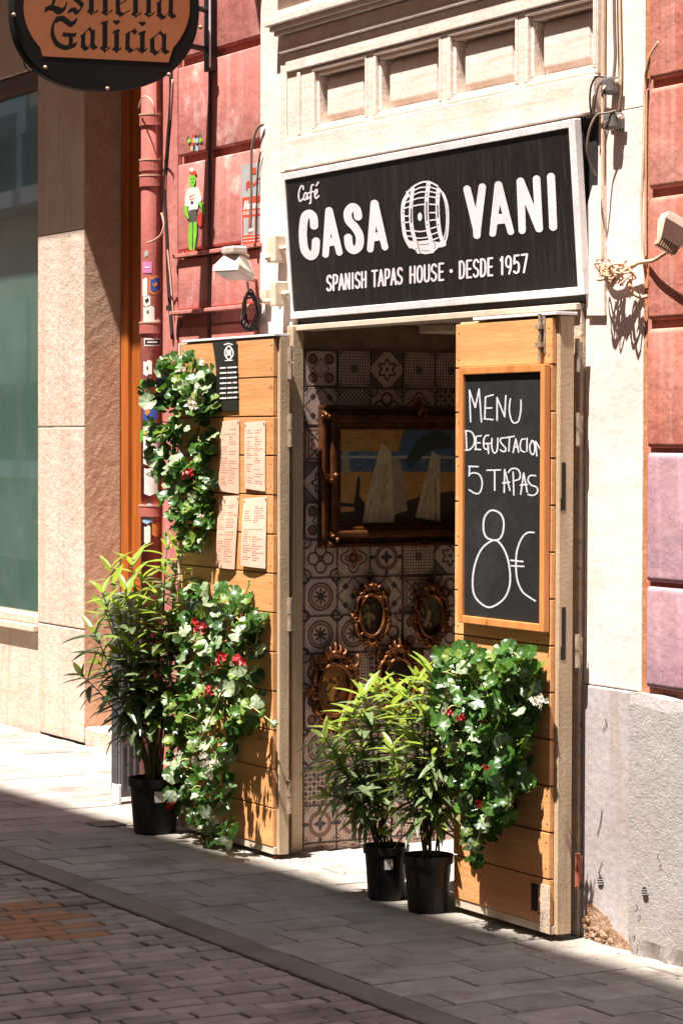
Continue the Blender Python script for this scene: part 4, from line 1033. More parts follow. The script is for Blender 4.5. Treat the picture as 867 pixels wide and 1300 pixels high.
# ================================================================ PAPERS AND CARD ON THE LEFT LEAF
yq = LYF-.003
def paper(label, quad, m, curl=.006, rows=24):
    # sheet as a gently curled grid between four seen corners (tl,tr,br,bl)
    tl, tr, br, bl = [np.array(at(u, v, yq)) for u, v in quad]; nu, nv = 4, 10; vs = []; fs = []
    for j in range(nv+1):
        t = j/nv
        for i in range(nu+1):
            s = i/nu; p = (tl*(1-s)+tr*s)*(1-t)+(bl*(1-s)+br*s)*t
            p = p+np.array([0, -curl*(math.sin(t*3.1)*.6+.9*t*t)*(.4+.6*math.sin(s*3.1+.4))-.001, 0]); vs.append(p)
    n = len(vs)
    vs += [p+np.array([0, .0005, 0]) for p in vs]
    for j in range(nv):
        for i in range(nu):
            k = j*(nu+1)+i; fs.append((k, k+nu+1, k+nu+2, k+1)); fs.append((n+k, n+k+1, n+k+nu+2, n+k+nu+1))
    R = root('menu_sheet', label, 'menu', 'paper menus pinned to the left door leaf')
    mesh_obj('sheet', vs, fs, m, R, smooth=True)
    g2 = np.array(vs[:n]).reshape(nv+1, nu+1, 3); bmt = bmesh.new(); rr = random.Random(int(quad[0][0]*7+quad[0][1]))
    for k in range(rows):
        t = .12+.8*k/rows+rr.uniform(-.004, .004)
        for (a, b_) in ((.10, .10+rr.choice((0, .18, .26, .34))), (.52, .52+rr.choice((0, .12, .26, .36)))):
            if b_-a < .05: continue
            x_ = a
            while x_ < b_:
                w_ = rr.uniform(.04, .09)
                q = []
                for ss, tt in ((x_, t), (x_+w_, t), (x_+w_, t+.010), (x_, t+.010)):
                    j = min(int(tt*nv), nv-1); i = min(int(ss*nu), nu-1); fj, fi = tt*nv-j, ss*nu-i
                    p = (g2[j, i]*(1-fi)+g2[j, i+1]*fi)*(1-fj)+(g2[j+1, i]*(1-fi)+g2[j+1, i+1]*fi)*fj
                    q.append(bmt.verts.new(p+np.array([0, -.0009, 0])))
                bmt.faces.new(q); x_ += w_+.02
    o = from_bm('printed_lines', bmt, MT['ink'], R); o['kind'] = 'stuff'
    bmt = bmesh.new()
    for p in (tl, tr): 
        add_tube(bmt, [p+np.array([.008 if p is tl else -.008, .001, -.012]), p+np.array([.008 if p is tl else -.008, -.004, -.012])], .003, 6)
    from_bm('pin', bmt, MT['iron'], R)
paper('upper left paper menu, below the black timetable card', ((280, 535), (304, 532), (304, 627), (279, 623)), MT['paper'])
paper('upper right paper menu, nearest the hinges', ((311, 536), (337, 534), (337, 624), (312, 620)), MT['paper2'], .005)
paper('lower left paper menu whose foot curls to one side', ((279, 630), (304, 629), (299, 723), (278, 720)), MT['paper'], .02)
paper('lower right paper menu with a notch torn in its top edge', ((310, 633), (339, 630), (338, 722), (308, 718)), MT['paper2'], .014)
CD = root('timetable_card', 'curved black card with white opening hours at the top of the left leaf', 'card')
vs = []; fs = []; nv = 12; nu = 6
tl, tr, br, bl = [np.array(at(u, v, LYF-.004)) for u, v in ((270, 434), (301, 431), (303, 521), (272, 523))]
for j in range(nv+1):
    t = j/nv
    for i in range(nu+1):
        s = i/nu; p = (tl*(1-s)+tr*s)*(1-t)+(bl*(1-s)+br*s)*t; pinch = .035*math.sin(t*math.pi)*(1-s)
        vs.append(p+np.array([pinch, -.002-.003*math.sin(t*math.pi*.9), 0]))
for j in range(nv):
    for i in range(nu):
        k = j*(nu+1)+i; fs.append((k, k+nu+1, k+nu+2, k+1))
mesh_obj('card', vs, fs, MT['card'], CD, True)
yc_ = LYF-.0098
rows = []
for k, v in enumerate((467, 473.5, 480, 486.5, 493, 499, 505.5)):
    for a, b_ in ((279.5, 287), (289, 294.5), (296, 301)):
        x_ = a
        while x_ < b_-.8:
            w_ = random.uniform(1.0, 2.0); rows.append(cap(x_+.4, v-(x_-279)*.06, .95, min(x_+w_, b_), v-(x_-279)*.06, .95)); x_ += w_+.7
emb = path([(286, 444), (290.5, 439), (295, 444), (295.5, 451), (290.5, 456), (286, 451)], .8, True, True)+[('ell', 290.5, 447.5, 2.2, 4.0), cap(288, 441, .5, 288, 454), cap(293, 441, .5, 293, 454)]
hd = [cap(285+2.2*i, 435.6-abs(i-2)*-.7, .8, 286+2.2*i, 435.6-abs(i-2)*-.7) for i in range(5)]+[cap(286, 457.5, .6, 295, 457)]
raster('printed_hours', [(MT['sign_white'], rows+emb+hd)], *Yp(yc_), CD, .25, .001)

# ================================================================ WALL THINGS, LEFT
# drainpipe
pc = at(192.5, 300, -.03); pxx, pyy, pr = float(pc[0]), -.03, .047
DP = root('drainpipe', 'salmon painted drainpipe covered in torn stickers beside the pink wall', 'drainpipe')
bm = bmesh.new(); add_tube(bm, [(pxx, pyy, 0), (pxx, pyy, 5)], pr, 24); from_bm('pipe', bm, MT['pipe'], DP, True)
for v in (150, 208, 228, 416, 650):
    z = zat(192, v, pyy-.04); bm = bmesh.new(); add_tube(bm, [(pxx, pyy, z-.022), (pxx, pyy, z+.022)], pr+.007, 24); from_bm('pipe_collar', bm, MT['pipe'], DP, False)
    bm = bmesh.new(); add_tube(bm, [(pxx, pyy, z+.023), (pxx, pyy, z+.030)], pr+.009, 24); from_bm('clip', bm, MT['clip'], DP, False)
def sticker(name, label, u0, u1, v0, v1, layers_fn, cat='sticker'):
    """small patch wrapped on the pipe"""
    pass
def pipe_patch(u0, u1, v0, v1, m, parent, off=.0015, poly=None):
    # curved patch: ray meets the cylinder
    vs = []; fs = []; nu, nv = 5, 4
    for j in range(nv+1):
        for i in range(nu+1):
            u = u0+(u1-u0)*i/nu; v = v0+(v1-v0)*j/nv
            if poly: v += poly(i/nu, j/nv); 
            d = ray(u, v); o_ = CAM[:2]-np.array([pxx, pyy]); dd = d[:2]; R = pr+off
            A = dd @ dd; Bq = o_ @ dd; Cq = o_ @ o_-R*R; disc = Bq*Bq-A*Cq
            t = (-Bq-math.sqrt(max(disc, 0)))/A; vs.append(CAM+d*t)
    for j in range(nv):
        for i in range(nu):
            k = j*(nu+1)+i; fs.append((k, k+nu+1, k+nu+2, k+1))
    return mesh_obj('sticker_patch', vs, fs, m, parent, smooth=True)
mS = {k: mat('sticker_'+k, c, tuple(q*.8 for q in c), 20, 80, .6, 0) for k, c in dict(pink=srgb(206, 120, 170), white=srgb(224, 214, 204), blue=srgb(50, 80, 160), orange=srgb(216, 130, 60), black=srgb(40, 34, 32), yellow=srgb(216, 180, 90), lblue=srgb(150, 180, 206), green=srgb(90, 170, 60), red=srgb(190, 60, 50), grey=srgb(170, 168, 164), lime=srgb(120, 190, 50), dgrey=srgb(84, 78, 74), sred=srgb(206, 70, 44)).items()}
def stick(label, pcs, poly=None):
    R = root('sticker', label, 'sticker')
    for (u0, u1, v0, v1, c, off) in pcs: pipe_patch(u0, u1, v0, v1, mS[c], R, off, poly)
w = lambda s, t: 1.5*math.sin(s*7+t*5)
stick('small pink sticker, highest on the drainpipe', [(181, 193, 332, 346, 'pink', .0015), (184, 190, 338, 340, 'white', .0022)])
stick('star sticker in blue with an orange rim on the drainpipe', [(189, 205, 350, 372, 'orange', .0015), (191, 203, 353, 369, 'blue', .0022), (194, 200, 359, 363, 'orange', .0028)], w)
stick('pale paper scraps pasted near the top of the drainpipe', [(183, 188, 318, 325, 'grey', .0015), (186, 196, 412, 417, 'white', .0015), (196, 203, 405, 414, 'white', .0015)], w)
stick('torn white sticker left of the blue star', [(181, 187, 353, 376, 'white', .0015)], w)
stick('torn black and white cartoonish sticker below the star', [(182, 191, 376, 388, 'white', .0015), (184, 189, 379, 383, 'black', .0022), (182, 196, 389, 410, 'white', .0015), (186, 189, 394, 397, 'dgrey', .0022)], w)
stick('narrow black name strip sticker on the drainpipe', [(183, 204, 429, 439, 'white', .0015), (184, 203, 431, 437, 'black', .0022), (187, 200, 433, 435, 'white', .0028)])
stick('white sticker remnant just above the hanging geranium', [(182, 193, 458, 476, 'white', .0015), (186, 188, 465, 469, 'black', .0022)], w)
stick('blue and orange sticker beside the geranium leaves', [(182, 200, 515, 534, 'blue', .0015), (184, 190, 518, 526, 'orange', .0022)], w)
stick('yellow sticker under the blue and orange one', [(182, 198, 535, 552, 'yellow', .0015)], w)
stick('pale green smear of paint on the pipe edge', [(178, 182, 482, 500, 'green', .0012), (178, 182, 546, 560, 'green', .0012)], w)
stick('large torn white paper sticker low on the drainpipe', [(182, 204, 553, 590, 'white', .0015), (183, 200, 594, 628, 'white', .0015), (185, 196, 600, 603, 'grey', .0022)], w)
stick('light blue sticker lowest on the drainpipe', [(181, 194, 640, 664, 'lblue', .0015), (183, 191, 668, 690, 'white', .0015), (193, 205, 664, 680, 'orange', .0015)], w)
# wires by the pipe
T = lambda name, label, pts, r, m, cat='cable', grp=None: tag(tube(name, catmull(pts, 6), r, m), label, cat, grp)
T('cable', 'black cable running down the gap beside the drainpipe', [at(214, -20, -.012), at(217, 110, -.012), at(213, 180, -.012), at(209, 240, -.012), at(212, 300, -.012), at(214, 360, -.012), at(219, 430, -.012)], .009, MT['blackcable'])
T('cable', 'thin pink painted cable beside the drainpipe, bending at its lower end', [at(219, 100, -.012), at(216, 150, -.012), at(213, 170, -.012), at(209, 260, -.012), at(211, 300, -.014), at(216, 350, -.014), at(220, 400, -.014)], .004, MT['clip'])
T('cable', 'loose cut end of cable curling across the drainpipe', [at(205, 270, -.09), at(208, 285, -.09), at(204, 298, -.10), at(195, 305, -.11), at(187, 308, -.11)], .0045, MT['clip'])
T('cable', 'thin wire loop tied round the top of the drainpipe', [at(176, 136, -.1), at(180, 124, -.12), at(187, 122, -.12), at(194, 130, -.12), at(198, 150, -.1)], .003, MT['beigecable'])
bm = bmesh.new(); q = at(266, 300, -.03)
add_tube(bm, [at(267, -60, -.02), at(265, 500, -.02)], .007, 8); rod = from_bm('conduit', bm, MT['darkrod'], None, True); tag(rod, 'dark brown upright rod standing in for a shadow line down the pink wall', 'conduit')  # thin dark rod added in place of a vertical shadow line on the wall
# paste-up figure
PU = root('paste_up_figure', 'flat paste-up of a green skinned figure in a white T-shirt on the pink wall', 'street art')
za = lambda pts: zz(5.42, 180, 160, pts)
L1 = [(mS['lime'], [('ell', *za([(348, 365)])[0], 4.2, 8.5), cap(*za([(345, 400)])[0], 2.2, *za([(347, 425)])[0], 2.2)]+path(za([(305, 540), (305, 590), (322, 625)]), 2.2)+path(za([(395, 520), (420, 560), (425, 595)]), 2.2)+[('poly', za([(328, 660), (350, 660), (345, 850), (325, 850), (318, 760)])), ('poly', za([(354, 655), (378, 655), (378, 740), (362, 850), (345, 850), (352, 740)]))]),
      (mS['white'], [('poly', za([(315, 430), (345, 418), (390, 420), (412, 490), (410, 510), (392, 520), (384, 570), (322, 585), (322, 550), (296, 545), (298, 480)]))]),
      (mS['dgrey'], [('poly', za([(328, 575), (376, 568), (380, 655), (328, 662)]))]),
      (mS['red'], [('ell', *za([(403, 640)])[0], 4.2, 9), ('ell', *za([(352, 318)])[0], 4.5, 3.5)]+path(za([(330, 485), (362, 470)]), .7)+path(za([(332, 485), (335, 505), (362, 495)]), .6)+[cap(*za([(305, 862)])[0], 1.3, *za([(335, 862)])[0], 1.3), cap(*za([(340, 858)])[0], 1.3, *za([(366, 856)])[0], 1.3)]),
      (mS['white'], [('ell', *za([(343, 296)])[0], 2.5, 3)]),
      (mS['black'], [('ell', *za([(344, 362)])[0], .6, 1), ('ell', *za([(356, 360)])[0], .6, 1), cap(*za([(345, 385)])[0], .5, *za([(354, 383)])[0], .5), ('ell', *za([(346, 525)])[0], 1.6, 2.6)]+path(za([(352, 660), (350, 850)]), .5, False)+path(za([(376, 568), (380, 655), (380, 740), (366, 850)]), .4, False)+path(za([(322, 590), (330, 640)]), .6, False))]
raster('figure', L1, *Yp(-.0125), PU, .3, .004)
cut = root('paste_up_group', 'tiny multicoloured paste-up characters above the green figure', 'street art')
cs = [mS[k] for k in ('dgrey', 'lime', 'red', 'yellow', 'black', 'lblue')]
ly = [(m, []) for m in cs]
for i, (u, v) in enumerate(((320, 85), (325, 100), (355, 70), (360, 95), (375, 75), (380, 95), (400, 70), (405, 95), (345, 130), (345, 150), (360, 145), (378, 150), (368, 120))):
    p = za([(u, v)])[0]; ly[i % 6][1].append(('ell', p[0], p[1], 2.0, 3.4)); ly[(i+3) % 6][1].append(('ell', p[0]+.8, p[1]+2.6, .9, 1.4))
raster('figures', ly, *Yp(-.0125), cut, .3, .003)
# alarm plate
AL = root('alarm_sign', 'red and grey alarm warning plate on the pink wall', 'sign')
q4 = [at(307, 209, -.014), at(333.5, 205, -.014), at(333, 309, -.014), at(307.5, 313, -.014)]
bm = bmesh.new(); add_quadbox(bm, [tuple(p) for p in q4], (0, -.004, 0)); from_bm('plate', bm, mS['grey'], AL)
z8 = lambda pts: zz(10, 295, 190, pts)
ly = [(mS['sred'], [('poly', z8([(122, 605), (385, 570), (380, 1205), (125, 1232)]))]), (mS['grey'], [('poly', z8([(142, 860), (205, 855), (205, 1080), (142, 1088)])), ('poly', z8([(225, 850), (285, 845), (285, 1075), (225, 1080)])), ('poly', z8([(305, 842), (368, 836), (368, 1065), (305, 1072)]))]),
      (mS['sred'], [('poly', z8([(245, 225), (300, 218), (300, 300), (245, 305)]))]+path(z8([(180, 500), (200, 450), (215, 400), (190, 410), (180, 460), (215, 455), (240, 430)]), .8)+path(z8([(240, 440), (262, 420), (272, 450), (292, 400), (300, 432), (318, 380), (325, 410)]), .7)+path(z8([(300, 372), (350, 350)]), .6, False)),
      (mS['white'], [])]
aw = []
def awp(pts, sm=False): aw.extend(path(z8(pts), .9, sm))
awp([(148, 755), (165, 650)]); awp([(165, 650), (182, 748)]); awp([(153, 715), (180, 712)]); awp([(195, 645), (195, 745)])
awp([(232, 690), (215, 688), (208, 715), (215, 740), (232, 735)], True); awp([(233, 685), (234, 740)])
awp([(252, 738), (252, 685)]); awp([(252, 700), (265, 685)]); awp([(275, 735), (275, 682)]); awp([(275, 700), (292, 682), (300, 700), (300, 732)], True); awp([(300, 700), (318, 680), (326, 700), (326, 730)], True)
awp([(365, 680), (348, 678), (340, 705), (348, 728), (365, 722)], True); awp([(367, 676), (368, 728)])
for a in (790, 815): aw += [cap(*z8([(140+k*38, a-k*4)])[0], .6, *z8([(165+k*38, a-k*4-3)])[0], .6) for k in range(6)]
for a in (1120, 1160): aw += [cap(*z8([(140+k*38, a-k*4)])[0], .5, *z8([(165+k*38, a-k*4-3)])[0], .5) for k in range(6)]
ly[3] = (mS['white'], aw)
raster('printed_face', ly, *Yp(-.018), AL, .22, .0015)
T('cable', 'black cable arching in front of the red alarm plate', [at(334, 157, -.03), at(326, 164, -.04), at(320, 185, -.05), at(319, 215, -.05), at(319, 250, -.05), at(318, 290, -.05)], .006, MT['greycable'])
T('cable', 'thin second wire hanging beside the alarm plate', [at(331, 192, -.03), at(328, 210, -.03), at(326, 250, -.03), at(325, 308, -.03)], .0035, MT['darkrod'])
bm = bmesh.new(); bmesh.ops.create_uvsphere(bm, u_segments=8, v_segments=6, radius=.012); p = at(319, 293, -.05); bmesh.ops.translate(bm, verts=bm.verts, vec=p); tip = from_bm('cable_end', bm, MT['white_pl'], None, True); tag(tip, 'white rubber cap at the end of the hanging black cable', 'cable end')

def flood(label, cu, cv, y, yaw, tilt, L, Wd, m=MT['lamp_m']):
    F = root('floodlight', label, 'floodlight', 'small wall floodlights'); c = Vector(at(cu, cv, y))
    rot = Matrix.Rotation(yaw, 4, 'Z') @ Matrix.Rotation(tilt, 4, 'X')
    def put(bm, name, mm, sm=False):
        bmesh.ops.transform(bm, matrix=Matrix.Translation(c) @ rot, verts=bm.verts); return from_bm(name, bm, mm, F, sm)
    bm = bmesh.new(); vs = []                     # tapering housing, glass facing local -Z
    for (w_, l_, h) in ((Wd*.5, L*.5, 0), (Wd*.5, L*.5, .022), (Wd*.36, L*.36, .06), (Wd*.3, L*.3, .075)): vs.append([bm.verts.new(p) for p in ((-w_, -l_, h), (w_, -l_, h), (w_, l_, h), (-w_, l_, h))])
    for a, b_ in zip(vs, vs[1:]):
        for k in range(4): bm.faces.new((a[k], a[(k+1) % 4], b_[(k+1) % 4], b_[k]))
    bm.faces.new(vs[0][::-1]); bm.faces.new(vs[-1]); put(bm, 'housing', m)
    bm = bmesh.new()
    for k in range(9): add_box(bm, -Wd*.28, Wd*.28, -L*.3+k*L*.07, -L*.3+k*L*.07+.004, .07, .098)
    put(bm, 'cooling_fins', MT['box_side'])
    bm = bmesh.new(); add_box(bm, -Wd*.42, Wd*.42, -L*.42, L*.42, -.003, 0.0005); put(bm, 'glass', MT['lamp_g'])
    return F, c
F1, c1 = flood('cream floodlight tipped sideways above the left door leaf', 296, 349, -.17, R_(25), R_(-18), .11, .13)
bm = bmesh.new(); add_box(bm, c1.x-.05, c1.x+.05, c1.y-.03, c1.y+.04, c1.z+.085, c1.z+.115, .006); from_bm('driver_box', bm, MT['lamp_m'], F1)
tube('arm', catmull([c1+Vector((.02, .05, .03)), at(312, 352, -.1), at(322, 354, -.03), at(326, 356, -.01)], 4), .011, MT['box_side'], F1)
bm = bmesh.new()
for k in range(4):
    rr_ = .055+.006*k; cc = np.array(at(318, 397, -.05-.008*k)); add_tube(bm, [cc+np.array([rr_*1.05*math.cos(t), .012*math.sin(t*2+k), rr_*1.15*math.sin(t)+.004*k]) for t in np.linspace(.3*k, .3*k+2*math.pi, 22)], .0045, 6)
add_tube(bm, catmull([at(314, 356, -.06), at(316, 370, -.06), at(320, 376, -.06), at(322, 382, -.05)], 4), .0045, 6)
add_tube(bm, catmull([at(322, 378, -.06), at(326, 392, -.06), at(327, 410, -.05), at(327, 420, -.04)], 4), .0045, 6)
o = from_bm('cable_coil', bm, MT['blackcable'], None, True); tag(o, 'black cable coiled and hung under the left floodlight', 'cable')
for lab, (u0, u1, v0, v1, yd) in (('upper cream junction box wedged beside the sign', (338, 349, 299, 332, .06)), ('lower cream junction box with round glands left of the sign', (342, 349, 357, 388, .07)), ('small flat cream socket box, beside the coil of cable', (329, 337, 367, 384, .03))):
    a = at(u0, v0, -.02-yd); b_ = at(u1, v1, -.02-yd); JB = root('junction_box', lab, 'junction box', 'cream electrical boxes left of the sign')
    box('case', float(a[0]), float(b_[0]), -.02-yd, -.021, float(b_[2]), float(a[2]), MT['white_pl'], JB, .006, 2)
    if yd > .04:
        gx = float(b_[0]); gz_ = (float(a[2])+float(b_[2]))/2; bm = bmesh.new(); add_tube(bm, [(gx, -.05, gz_), (gx+.03, -.05, gz_)], .011, 8); add_tube(bm, [(gx-.05, -.02-yd-.012, float(b_[2])+.02), (gx-.05, -.02-yd, float(b_[2])+.02)], .012, 10); from_bm('cable_gland', bm, MT['white_pl'], JB, True)
# ribbed metal cabinet behind the left plant
mp_ = atz(146, 1020); CB = root('metal_cabinet', 'narrow grey ribbed metal cabinet standing behind the left potted plant', 'cabinet')
cx0 = float(atz(143, 1018)[0]); mz = float(at(150, 752, -.05)[2])
MX0, MX1, MY0, MY1 = -3.63, -3.56, -.07, .16
bm = bmesh.new(); add_box(bm, MX0, MX1, MY0, MY1, .03, mz, .006); from_bm('body', bm, MT['metal_ribbed'], CB)
for k in range(7):
    yy = MY0+.012+k*.03; box('rib', MX1, MX1+.008, yy, yy+.012, .06, mz-.03, MT['metal_ribbed'], CB, .002)
for k in range(4):
    xx = MX0+.005+k*.017; box('rib', xx, xx+.008, MY0-.008, MY0, .06, mz-.03, MT['metal_ribbed'], CB, .002)
box('foot', MX0+.01, MX1+.01, MY0-.008, MY0+.01, 0, .09, MT['alu'], CB, .004)

# ================================================================ WALL THINGS, RIGHT
T('conduit', 'vertical cream conduit on the right pilaster ending at the cable knot', [at(766, -40, -.014), at(765, 150, -.014), at(765, 250, -.014), at(765, 334, -.014)], .006, MT['beigecable'], 'conduit')
T('cable', 'bundle of grey cables coming down to the upper grey junction box', [at(779, -30, -.02), at(780, 30, -.02), at(781, 70, -.02), at(779, 98, -.025)], .006, MT['greycable'])
T('cable', 'cream cable beside the grey bundle on the right pilaster', [at(786, -30, -.01), at(787, 40, -.01), at(788, 80, -.01), at(787, 118, -.01), at(784, 140, -.01)], .0045, MT['beigecable'])
T('cable', 'black cable looping left from the upper grey junction box', [at(768, 98, -.04), at(757, 97, -.04), at(750, 110, -.05), at(749, 132, -.05), at(752, 150, -.04)], .0035, MT['blackcable'])
T('cable', 'second black cable looping inside the first one', [at(768, 100, -.045), at(760, 108, -.05), at(756, 125, -.05), at(754, 142, -.04)], .0035, MT['greycable'])
T('cable', 'long grey cable bowing over the right end of the sign', [at(782, 140, -.04), at(770, 143, -.06), at(757, 146, -.08), at(748, 165, -.10), at(745, 190, -.10), at(749, 208, -.08), at(756, 222, -.04)], .004, MT['greycable'])
for lab, (u, v) in (('upper grey weathered junction box on the right pilaster', (773, 108)), ('lower grey junction box with a white screw on the right pilaster', (776, 153))):
    c = at(u, v, -.035); J = root('junction_box', lab, 'junction box', 'grey junction boxes on the right pilaster')
    bm = bmesh.new(); add_box(bm, float(c[0])-.028, float(c[0])+.028, -.050, -.001, float(c[2])-.028, float(c[2])+.028, .010, 2); from_bm('case', bm, MT['grey_pl'], J)
    bm = bmesh.new(); add_tube(bm, [(c[0]-.003, -.048, c[2]-.006), (c[0]-.003, -.054, c[2]-.006)], .007, 10); from_bm('screw', bm, MT['white_pl'], J)
    bm = bmesh.new(); add_tube(bm, [(c[0]+.028, -.025, c[2]+.01), (c[0]+.045, -.025, c[2]+.01)], .008, 8); from_bm('cable_gland', bm, MT['white_pl'], J)
T('cable', 'cream cable running down the groove between pilaster and pink blocks', [at(837, 52, -.02), at(828, 66, -.02), at(822, 85, -.01), at(819, 110, 0), at(817, 200, 0), at(815, 260, 0), at(816, 320, 0), at(816, 332, -.01)], .006, MT['beigecable'])
T('cable', 'thin second cable in the groove beside the pink blocks', [at(827, 82, -.01), at(825, 110, 0), at(821, 130, 0), at(820, 260, 0), at(820, 330, 0)], .0045, MT['clip'])
F2, c2 = flood('white finned floodlight cut off by the right edge of the view', 864, 281, -.12, R_(-25), R_(150), .11, .12, MT['white_pl'])
T('cable', 'cable running from the right floodlight down to the knot of cables', [at(866, 304, -.10), at(858, 312, -.09), at(843, 322, -.07), at(830, 330, -.05), at(818, 332, -.03), at(800, 336, -.03), at(785, 340, -.03), at(772, 341, -.03), at(764, 335, -.02)], .006, MT['beigecable'])
bm = bmesh.new(); rr_ = random.Random(4)
for k in range(13):
    u, v = 764+rr_.random()*34, 338+rr_.random()*16; pts = []
    a0 = rr_.uniform(0, 6); R1, R2 = rr_.uniform(.02, .045), rr_.uniform(.015, .035); cc = np.array(at(u, v, -.045-rr_.random()*.03))
    for t in np.linspace(a0, a0+rr_.uniform(3, 6), 12): pts.append(cc+np.array([R1*math.cos(t), .02*math.sin(t*1.7+k), R2*math.sin(t)]))
    add_tube(bm, pts, rr_.choice((.003, .0042, .0055)), 6)
add_tube(bm, catmull([at(806, 335, -.04), at(795, 342, -.05), at(783, 352, -.06), at(776, 362, -.05)], 4), .009, 7)
add_tube(bm, catmull([at(802, 345, -.04), at(800, 362, -.045), at(806, 373, -.04), at(815, 377, -.025), at(821, 376, -.02)], 5), .007, 7)
o = from_bm('cable_knot', bm, MT['beigecable'], None, True); tag(o, 'tangled knot of cream painted cables hanging on the right pilaster', 'cables')

# ================================================================ PICTURES INSIDE
PXF = XL+.0
def pic_pt(u, v, off=0): return atx(u, v, PXF+off)
BP = root('framed_painting', 'large dark gilt framed beach painting on the tiled wall', 'painting')
y0, y1 = .062, .98; z0_, z1_ = 1.222, 1.792
mw = [(0, .018, .045, 'frame_brown'), (.018, .020, .030, 'gold'), (.038, .030, .052, 'frame_brown'), (.068, .014, .030, 'gold'), (.082, .016, .020, 'frame_brown')]
for ins, wd, hh, mk in mw:
    bm = bmesh.new(); a, b_, c, d = y0+ins, y1-ins, z0_+ins, z1_-ins
    for (ya, yb3, za_, zb3) in ((a, b_, c, c+wd), (a, b_, d-wd, d), (a, a+wd, c+wd, d-wd), (b_-wd, b_, c+wd, d-wd)): add_box(bm, PXF+.001, PXF+hh, ya, yb3, za_, zb3, min(wd, hh)*.3, 2)
    from_bm('frame_moulding', bm, MT[mk], BP)
bm = bmesh.new()
for (yy, z_) in ((y0+.03, z0_+.03), (y0+.03, z1_-.03), (y1-.03, z0_+.03), (y1-.03, z1_-.03), ((y0+y1)/2, z1_-.02), ((y0+y1)/2, z0_+.02), (y0+.025, 1.5)):
    for k in range(9):
        q = bmesh.ops.create_icosphere(bm, subdivisions=1, radius=random.uniform(.006, .013))
        bmesh.ops.translate(bm, verts=q['verts'], vec=(PXF+.045+random.uniform(0, .012), yy+random.uniform(-.035, .035), z_+random.uniform(-.02, .02)))
o = from_bm('carved_ornament', bm, MT['gold'], BP, True); o['kind'] = 'stuff'
cin = .098
box('canvas', PXF+.001, PXF+.012, y0+cin, y1-cin, z0_+cin, z1_-cin, mat('canvas_dark', srgb(70, 50, 34), srgb(50, 36, 26), 10, 60, .5, .2), BP)
pm_ = {k: mat('paint_'+k, tuple(q*.85 for q in c), tuple(q*.62 for q in c), 26, 90, .6, .3) for k, c in dict(sand=srgb(200, 150, 84), dune=srgb(170, 118, 66), sea=srgb(84, 110, 140), shade=srgb(70, 52, 40), cloth=srgb(214, 196, 166), cloth2=srgb(176, 160, 138), dark=srgb(44, 36, 32), parasol=srgb(66, 74, 66), foam=srgb(190, 190, 180)).items()}
zq = lambda pts: zz(3.468, 370, 400, pts)
lay = [(pm_['sand'], [('poly', zq([(205, 487), (735, 487), (735, 985), (205, 985)]))]), (pm_['sea'], [('poly', zq([(205, 600), (735, 600), (735, 690), (205, 690)])), ('poly', zq([(500, 487), (735, 487), (735, 600), (470, 600)]))]), (pm_['foam'], [('poly', zq([(205, 618), (735, 622), (735, 632), (205, 630)]))]),
       (pm_['shade'], [('poly', zq([(205, 870), (420, 850), (560, 800), (735, 770), (735, 985), (205, 985)]))]), (pm_['parasol'], [('poly', zq([(500, 640), (560, 540), (640, 500), (700, 530), (715, 580), (600, 600), (520, 680)]))]),
       # two pale bathing tents and a mast: a plain beach scene
       (pm_['cloth'], [('poly', zq([(395, 560), (440, 600), (455, 940), (310, 925), (345, 760)])), ('poly', zq([(620, 600), (655, 620), (655, 910), (545, 890)]))]), (pm_['cloth2'], [('poly', zq([(440, 620), (480, 640), (512, 860), (452, 880)])), ('poly', zq([(225, 600), (250, 600), (260, 690), (220, 690)]))]+[cap(*zq([(380+k*14, 640)])[0], .35, *zq([(330+k*30, 930)])[0], .35) for k in range(4)]),
       (pm_['dark'], [('poly', zq([(205, 825), (280, 830), (285, 845), (205, 842)])), ('poly', zq([(290, 715), (303, 715), (300, 800), (325, 830), (310, 900), (280, 880), (276, 830)])), cap(*zq([(632, 720)])[0], .5, *zq([(636, 900)])[0], .5)])]
rb = random.Random(12)
def strokes(mk, n, ua, ub, va, vb, ln, rr, sl=.1):
    out = []
    for _ in range(n):
        u, v = rb.uniform(ua, ub), rb.uniform(va, vb); l_ = rb.uniform(.4, 1)*ln; p, q = zq([(u, v), (u+l_, v+rb.uniform(-sl, sl)*ln)]); out.append(cap(*p, rr, *q, rr*.6))
    return (pm_[mk], out)
lay[1:1] = [strokes('dune', 60, 205, 560, 490, 600, 50, .45), strokes('dune', 70, 205, 700, 690, 860, 60, .45)]
lay[5:5] = [strokes('foam', 26, 205, 690, 605, 690, 40, .25), strokes('parasol', 30, 205, 690, 640, 690, 40, .3), strokes('sea', 20, 510, 700, 490, 600, 40, .6)]
lay += [(pm_['cloth2'], [cap(*zq([(400+rb.uniform(-30, 40), 640+rb.uniform(0, 120))])[0], .3, *zq([(370+rb.uniform(-50, 70), 860+rb.uniform(0, 50))])[0], .4) for _ in range(12)]+[cap(*zq([(625+rb.uniform(-20, 20), 660)])[0], .25, *zq([(600+rb.uniform(-40, 45), 880)])[0], .35) for _ in range(8)]), strokes('dark', 30, 300, 700, 890, 985, 60, .5)]
raster('painted_scene', lay, (PXF+.012, 0, 0), (1, 0, 0), BP, .4, .0012)

